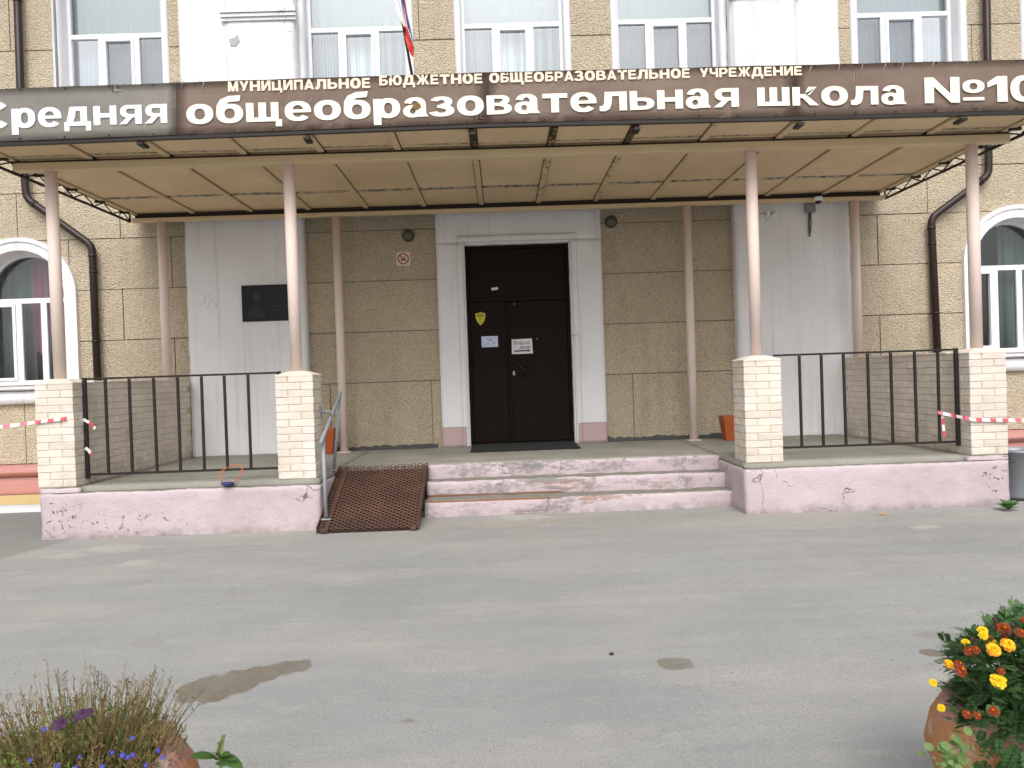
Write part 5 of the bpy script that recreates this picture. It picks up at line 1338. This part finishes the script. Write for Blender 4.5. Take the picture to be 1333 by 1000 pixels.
def marigold(px, py, dia, pal, Y=None, facing=None):
    Yq = Y or YM-.2; q = at(px, py, Yq); R0 = dia/FPX*Yq/2*random.uniform(.95,1.05)
    nrm = (facing or Vector((random.uniform(-.5,.3), -.75, .75))).normalized()
    u = nrm.cross(Vector((0,0,1))).normalized(); v = u.cross(nrm); 
    fl = sub('flower', mg, q); e = MB()
    for ring_, (rr, n_, lift, ro) in enumerate(((1.0, 15, .10, 0), (.84, 13, .34, .2), (.64, 11, .50, .5), (.42, 8, .62, .1), (.2, 5, .72, .3))):
        for k in range(n_):
            a = 2*PI*k/n_+ro+random.uniform(-.1,.1); dr_ = u*math.cos(a)+v*math.sin(a); tg = -u*math.sin(a)+v*math.cos(a)
            r1 = R0*rr*random.uniform(.88,1.08); w = r1*PI/n_*1.35; l0 = nrm*R0*(lift-.15); l1 = nrm*R0*(lift+random.uniform(-.08,.08))
            p0 = q+dr_*r1*.25+l0; pm = q+dr_*r1*.8+l1+nrm*R0*.08; p1 = q+dr_*r1+l1-nrm*R0*.04
            mi = 0 if ring_ > (0 if pal != 2 else 3) or pal == 0 else 1
            if pal == 2 and ring_ == 0: mi = 1
            e.face([p0-tg*w*.35, p0+tg*w*.35, pm+tg*w, pm-tg*w], mi); e.face([pm-tg*w, pm+tg*w, p1+tg*w*.5, p1-nrm*R0*.05, p1-tg*w*.55], 1 if pal == 1 and random.random() < .35 else mi)
    e.build('petals', PAL[pal], fl, smooth='keep')
    e = MB(); back = Vector((pc.x, pc.y, .45)); e.tube([q-nrm*R0*.1, q-nrm*R0*.75], [R0*.45, R0*.18], 8); b1 = q-nrm*R0*.75
    e.tube([b1, b1.lerp(back, .12)+Vector((random.uniform(-.01,.01),0,-.012)), b1.lerp(back, .25)+Vector((0,0,-.04))], .0016, 5, mi=0)
    if px > 1252:
        for k in range(13):
            o_ = q+Vector((random.uniform(-.03,.035), random.uniform(.01,.05), random.uniform(-.055,-.012))); fern_leaf(e, o_, Vector((random.uniform(-1,1), random.uniform(-.8,.3), random.uniform(0,1))), random.uniform(.03,.055), random.choice((1,1,2)))
    e.build('stalk', [ST, G1, G2], fl, smooth='keep')
YEL = simple('petal_yellow', L(246,206,30), .6, nscale=90, namt=.25); ORG = simple('petal_orange', L(232,150,26), .6, nscale=80, namt=.3); RST = simple('petal_rust', L(150,60,22), .6, nscale=80, namt=.4)
PAL = [[YEL, YEL], [YEL, ORG], [ORG, RST]]
for px, py, d, pal, Y in ((1299.5, 887.5, 21, 0, 2.0), (1312, 840, 20, 1, 2.05), (1293, 846, 20, 1, 2.03), (1306, 820, 19, 2, 2.12), (1279, 821, 13, 0, 2.1), (1280, 828, 12, 0, 2.08), (1257, 837, 11, 0, 2.08),
    (1261, 848, 13, 2, 2.05), (1270, 846, 12, 2, 2.04), (1291, 838, 15, 0, 2.1), (1235, 865, 14, 1, 2.06), (1250, 873, 17, 2, 2.02), (1248, 865, 12, 2, 2.05), (1215, 889, 10, 0, 2.08), (1225.5, 922, 10, 0, 2.05),
    (1293.5, 926, 13, 2, 1.97), (1258, 930, 13, 2, 1.98), (1272, 932, 12, 2, 1.98), (1303, 874, 10, 2, 2.0), (1328, 824, 14, 2, 2.08), (1331, 807, 8, 2, 2.15), (1289, 831, 8, 2, 2.1), (1345, 850, 20, 1, 2.05), (1350, 900, 18, 2, 2.0)):
    marigold(px, py, d, pal, Y)
DB = simple('dry_bud', L(74,54,46), .9)
for px, py in ((1295, 808), (1318, 815), (1265, 833), (1271, 836), (1249, 849), (1313, 826)):
    q = at(px, py, 2.08); e = MB(); e.lathe([(0, -.008), (.005, -.004), (.0065, .003), (.004, .009), (0, .01)], q, 8); e.tube([q-Vector((0,0,.007)), q+Vector((.02, .03, -.06))], .0018, 5); e.build('bud', DB, mg)
# small round-leaved weed at the pot's foot front
t = thing('purslane_plant', 'pale green round-leaved plant below the marigolds at the pot edge', 'plant', at(1235, 985, 1.98)); e = MB(); RG = mk_leaf('round_leaf_green', L(98,124,70), L(122,144,86), .25); random.seed(21)
for i in range(70):
    q = at(random.gauss(1236, 17), random.gauss(988, 15), random.uniform(1.93, 2.0)); n_ = (Vector((0,-1,.9))+rvec()*.8).normalized(); u = n_.cross(Vector((0,0,1))).normalized(); v = u.cross(n_); r_ = random.uniform(.006, .014)
    e.face([q+u*r_*math.cos(2*PI*k/8)+v*r_*.9*math.sin(2*PI*k/8) for k in range(8)])
for i in range(14): q = at(random.gauss(1236, 14), random.gauss(990, 10), 1.99); e.tube([q, q+Vector((random.uniform(.0,.05), .06, -.04))], .0018, 5)
e.build('foliage', RG, t, kind='stuff', smooth='keep')

# --- left pot: half-dry lobelia with seed stalks
YL = 2.15; lc = bowl(95, 985, YL, 'rounded orange pot of half-dry bedding plants at the lower left')
random.seed(17)
lb = thing('lobelia_plant', 'straggly half-dry lobelia with brown seed stalks and tiny blue flowers in the left pot', 'flowering plant', (lc.x, lc.y, .38))
DR = mk_leaf('dry_stalk', L(124,108,70), L(156,138,92), .15); DG = mk_leaf('dull_green', L(78,88,46), L(104,108,62), .25); BR = mk_leaf('brown_stalk', L(92,66,48), L(124,92,66), .1); FG = mk_leaf('fresh_green', L(98,130,58), L(128,156,76), .3)
e = MB(); stalks = []
for i in range(500):
    a = random.uniform(0, 2*PI); r_ = math.sqrt(random.random())*.25; b0 = Vector((lc.x+r_*math.cos(a), lc.y+r_*math.sin(a), .40))
    h = random.uniform(.08, .225)*(1.12-.5*(r_/.25)**2)
    if random.random() < .06: h *= 1.22
    lean = Vector((math.cos(a)*r_*1.1+random.gauss(0, .05), math.sin(a)*r_*1.1+random.gauss(0, .05), 0))*h*2.2
    tip = b0+lean+Vector((0, 0, h)); mid = (b0+tip)/2+rvec()*.012
    mi = random.choice((0, 0, 1, 2, 0, 1)); e.tube([b0, mid, tip], [.0016, .0013, .0007], 4, cap=False, mi=mi); stalks.append((b0, mid, tip, mi))
    for k in range(random.randint(4, 9)):
        t_ = random.uniform(.25, 1); q = b0.lerp(mid, t_*2) if t_ < .5 else mid.lerp(tip, t_*2-1)
        d = (Vector((random.uniform(-1,1), random.uniform(-1,1), random.uniform(.3,1.2)))).normalized(); l_ = random.uniform(.006, .016)
        p_ = d.cross(rvec()).normalized()*l_*.16; e.face([q, q+d*l_*.5+p_, q+d*l_, q+d*l_*.5-p_], mi)
        if t_ > .55:   # seed capsule on a short stalk
            q2 = q+d*l_; e.tube([q2, q2+d*.004], [.0022, .0008], 4, cap=False, mi=mi)
e.build('stalks', [DR, DG, BR], lb, kind='stuff', smooth='keep')
e = MB()
for i in range(2600):
    a = random.uniform(0, 2*PI); r_ = math.sqrt(random.random())*.29; z = .40+random.random()**1.5*.13*(1.25-r_/.29)
    q = Vector((lc.x+r_*math.cos(a), lc.y+r_*math.sin(a), z)); d = Vector((math.cos(a)*.6, math.sin(a)*.6, .7))+rvec()*.9
    left = q.x < lc.x-.02 and q.z < .52 and noise.noise(q*7) > 0
    leaf_blade(e, q, d, Vector((0,0,1)), random.uniform(.012, .03)*(1.3 if left else 1), .005 if not left else .010, 3 if left else random.choice((0, 1, 1, 1, 2, 3)), seg=2)
e.build('foliage', [DR, DG, BR, FG], lb, kind='stuff', smooth='keep')
BL = simple('lobelia_blue', L(58,60,170), .6, namt=.25); PU = simple('petunia_purple', L(64,26,66), .6, nscale=60, namt=.4); WH = simple('flower_eye', L(220,220,240), .6)
def small_flower(px, py, d, mat, parent, Y, n_=5, name='flower', layers=1):
    q = at(px, py, Y); R0 = d/FPX*Y/2; nrm = (Vector((0,-1,.6))+rvec()*.35).normalized(); u = nrm.cross(Vector((0,0,1))).normalized(); v = u.cross(nrm); e = MB()
    for l_ in range(layers):
        for k in range(n_):
            a = 2*PI*k/n_+.3+l_*.5; dr_ = u*math.cos(a)+v*math.sin(a); tg = -u*math.sin(a)+v*math.cos(a); r1 = R0*(1-.25*l_)
            rf = nrm*R0*random.uniform(-.2,.35)
            e.face([q+nrm*R0*.15*l_, q+dr_*r1*.6+tg*r1*.42+nrm*.1*R0+rf*.5, q+dr_*r1+tg*r1*.2+rf, q+dr_*r1-tg*r1*.2+rf*.7, q+dr_*r1*.6-tg*r1*.42+nrm*.1*R0], 0)
    e.face([q+nrm*R0*.2+u*R0*.1*math.cos(k)+v*R0*.1*math.sin(k) for k in range(6)], 1)
    e.build(name, [mat, WH if layers == 1 else mat], parent, smooth='keep')
for px, py in ((58, 949, ), (172, 961), (104, 985), (146, 980), (159, 983), (166, 986), (173, 983), (206, 977), (212, 986), (133, 998), (74, 997), (98, 1000), (40, 990), (190, 996)):
    small_flower(px, py, random.uniform(5.5, 8), BL, lb, random.uniform(1.86, 1.92))
pt_ = thing('petunia_plant', 'dark purple petunia blooms among the dry stalks in the left pot', 'flowering plant', at(90, 940, 1.93))
for px, py, d in ((78, 943, 20), (106, 930, 17), (116, 928, 13), (100, 935, 12), (70, 946, 10)): small_flower(px, py, d, PU, pt_, 1.90, 6, layers=3)
e = MB()
for px, py in ((78, 943), (106, 930), (116, 928)): q = at(px, py, 1.905); e.tube([q, q+Vector((.01, .06, -.09)), q+Vector((.0, .12, -.16))], .002, 5)
e.build('stem', DG, pt_)
# --- pigweed standing right of the left pot
q0 = gnd(283, 1000); YA = 2.25; top = at(291, 957, YA); base = Vector((at(278, 1060, YA).x, YA, 0))
am = thing('pigweed_plant', 'single green pigweed with a seed spike beside the left pot', 'weed', base)
AG = mk_leaf('pigweed_green', L(62,92,46), L(84,114,58), .25)
e = MB(); e.tube([base, base.lerp(top, .5)+Vector((-.01, 0, 0)), top], [.006, .005, .003], 8); e.build('stem', mk_leaf('pigweed_stem', L(120,134,80), L(140,150,92), .1), am)
for px, py, tx, ty, w_ in ((280, 985, 246, 981, .032), (284, 984, 317, 996, .036), (282, 990, 270, 978, .02), (286, 984, 300, 978, .022), (281, 993, 293, 994, .016), (283, 982, 273, 977, .018), (286, 986, 310, 984, .024)):
    a, b = at(px, py, YA), at(tx, ty, YA-.05); e = MB(); leaf_blade(e, a, b-a, Vector((0, -.5, 1)), (b-a).length*1.0, w_, droop=.12, fold=.15, seg=6); e.build('leaf', AG, am, smooth='keep')
e = MB(); random.seed(2)
for i in range(160):
    t_ = random.random(); q = top.lerp(at(283, 984, YA), t_)+Vector((random.gauss(0,1), random.gauss(0,1), 0))*.004*(.5+t_*.9); e.tube([q, q+rvec()*.005], [.0022, .0006], 4, cap=False)
e.build('seed_spike', mk_leaf('spike_green', L(118,124,70), L(142,142,84), .2), am, kind='stuff')

# ------------------------------------------------------------------ trees across the yard, mirrored in the window glass
random.seed(31)
TL = mk_leaf('tree_leaf', L(54,72,40), L(80,98,56), .2); BK = simple('bark', L(84,72,60), .95, nscale=20, bump=.02)
def tree_mesh(parent, x, y, hh):
    e = MB(); e.tube([(x, y, -.02), (x+.1, y, hh*.3), (x-.1, y+.1, hh*.6), (x, y, hh*.85)], [.22, .17, .1, .04], 10)
    for k in range(7):
        a = 2*PI*k/7; z = hh*(.3+.07*k); e.tube([(x, y, z), (x+math.cos(a)*hh*.13, y+math.sin(a)*hh*.13, z+hh*.1), (x+math.cos(a)*hh*.24, y+math.sin(a)*hh*.24, z+hh*.16)], [.08, .05, .02], 6)
    e.build('trunk', BK, parent)
    e = MB(); cl = [(Vector((x, y, hh*.62))+Vector((rvec().x*hh*.24, rvec().y*hh*.24, rvec().z*hh*.3)), random.uniform(.08, .16)*hh) for k in range(26)]
    for k in range(5200):
        c, rr = random.choice(cl); q = c+rvec()*rr*random.random()**.4; u = rvec(); v = u.cross(rvec()).normalized(); l_ = random.uniform(.07, .14)
        e.face([q-u*l_, q+v*l_*.6, q+u*l_, q-v*l_*.6])
    e.build('crown', TL, parent, kind='stuff', smooth='keep')
for x, y, hh, lab in ((9.0, -9, 7.5, 'leafy yard tree mirrored in the glass of the right arched window'), (16.5, -12, 9.5, 'taller leafy yard tree further right, mirrored at the edge of the right arched window'), (-13.5, -11, 8.0, 'leafy yard tree mirrored in the glass of the left arched window')):
    t = thing('yard_tree', lab, 'tree', (x, y, 0), 'trees across the yard'); tree_mesh(t, x, y, hh)
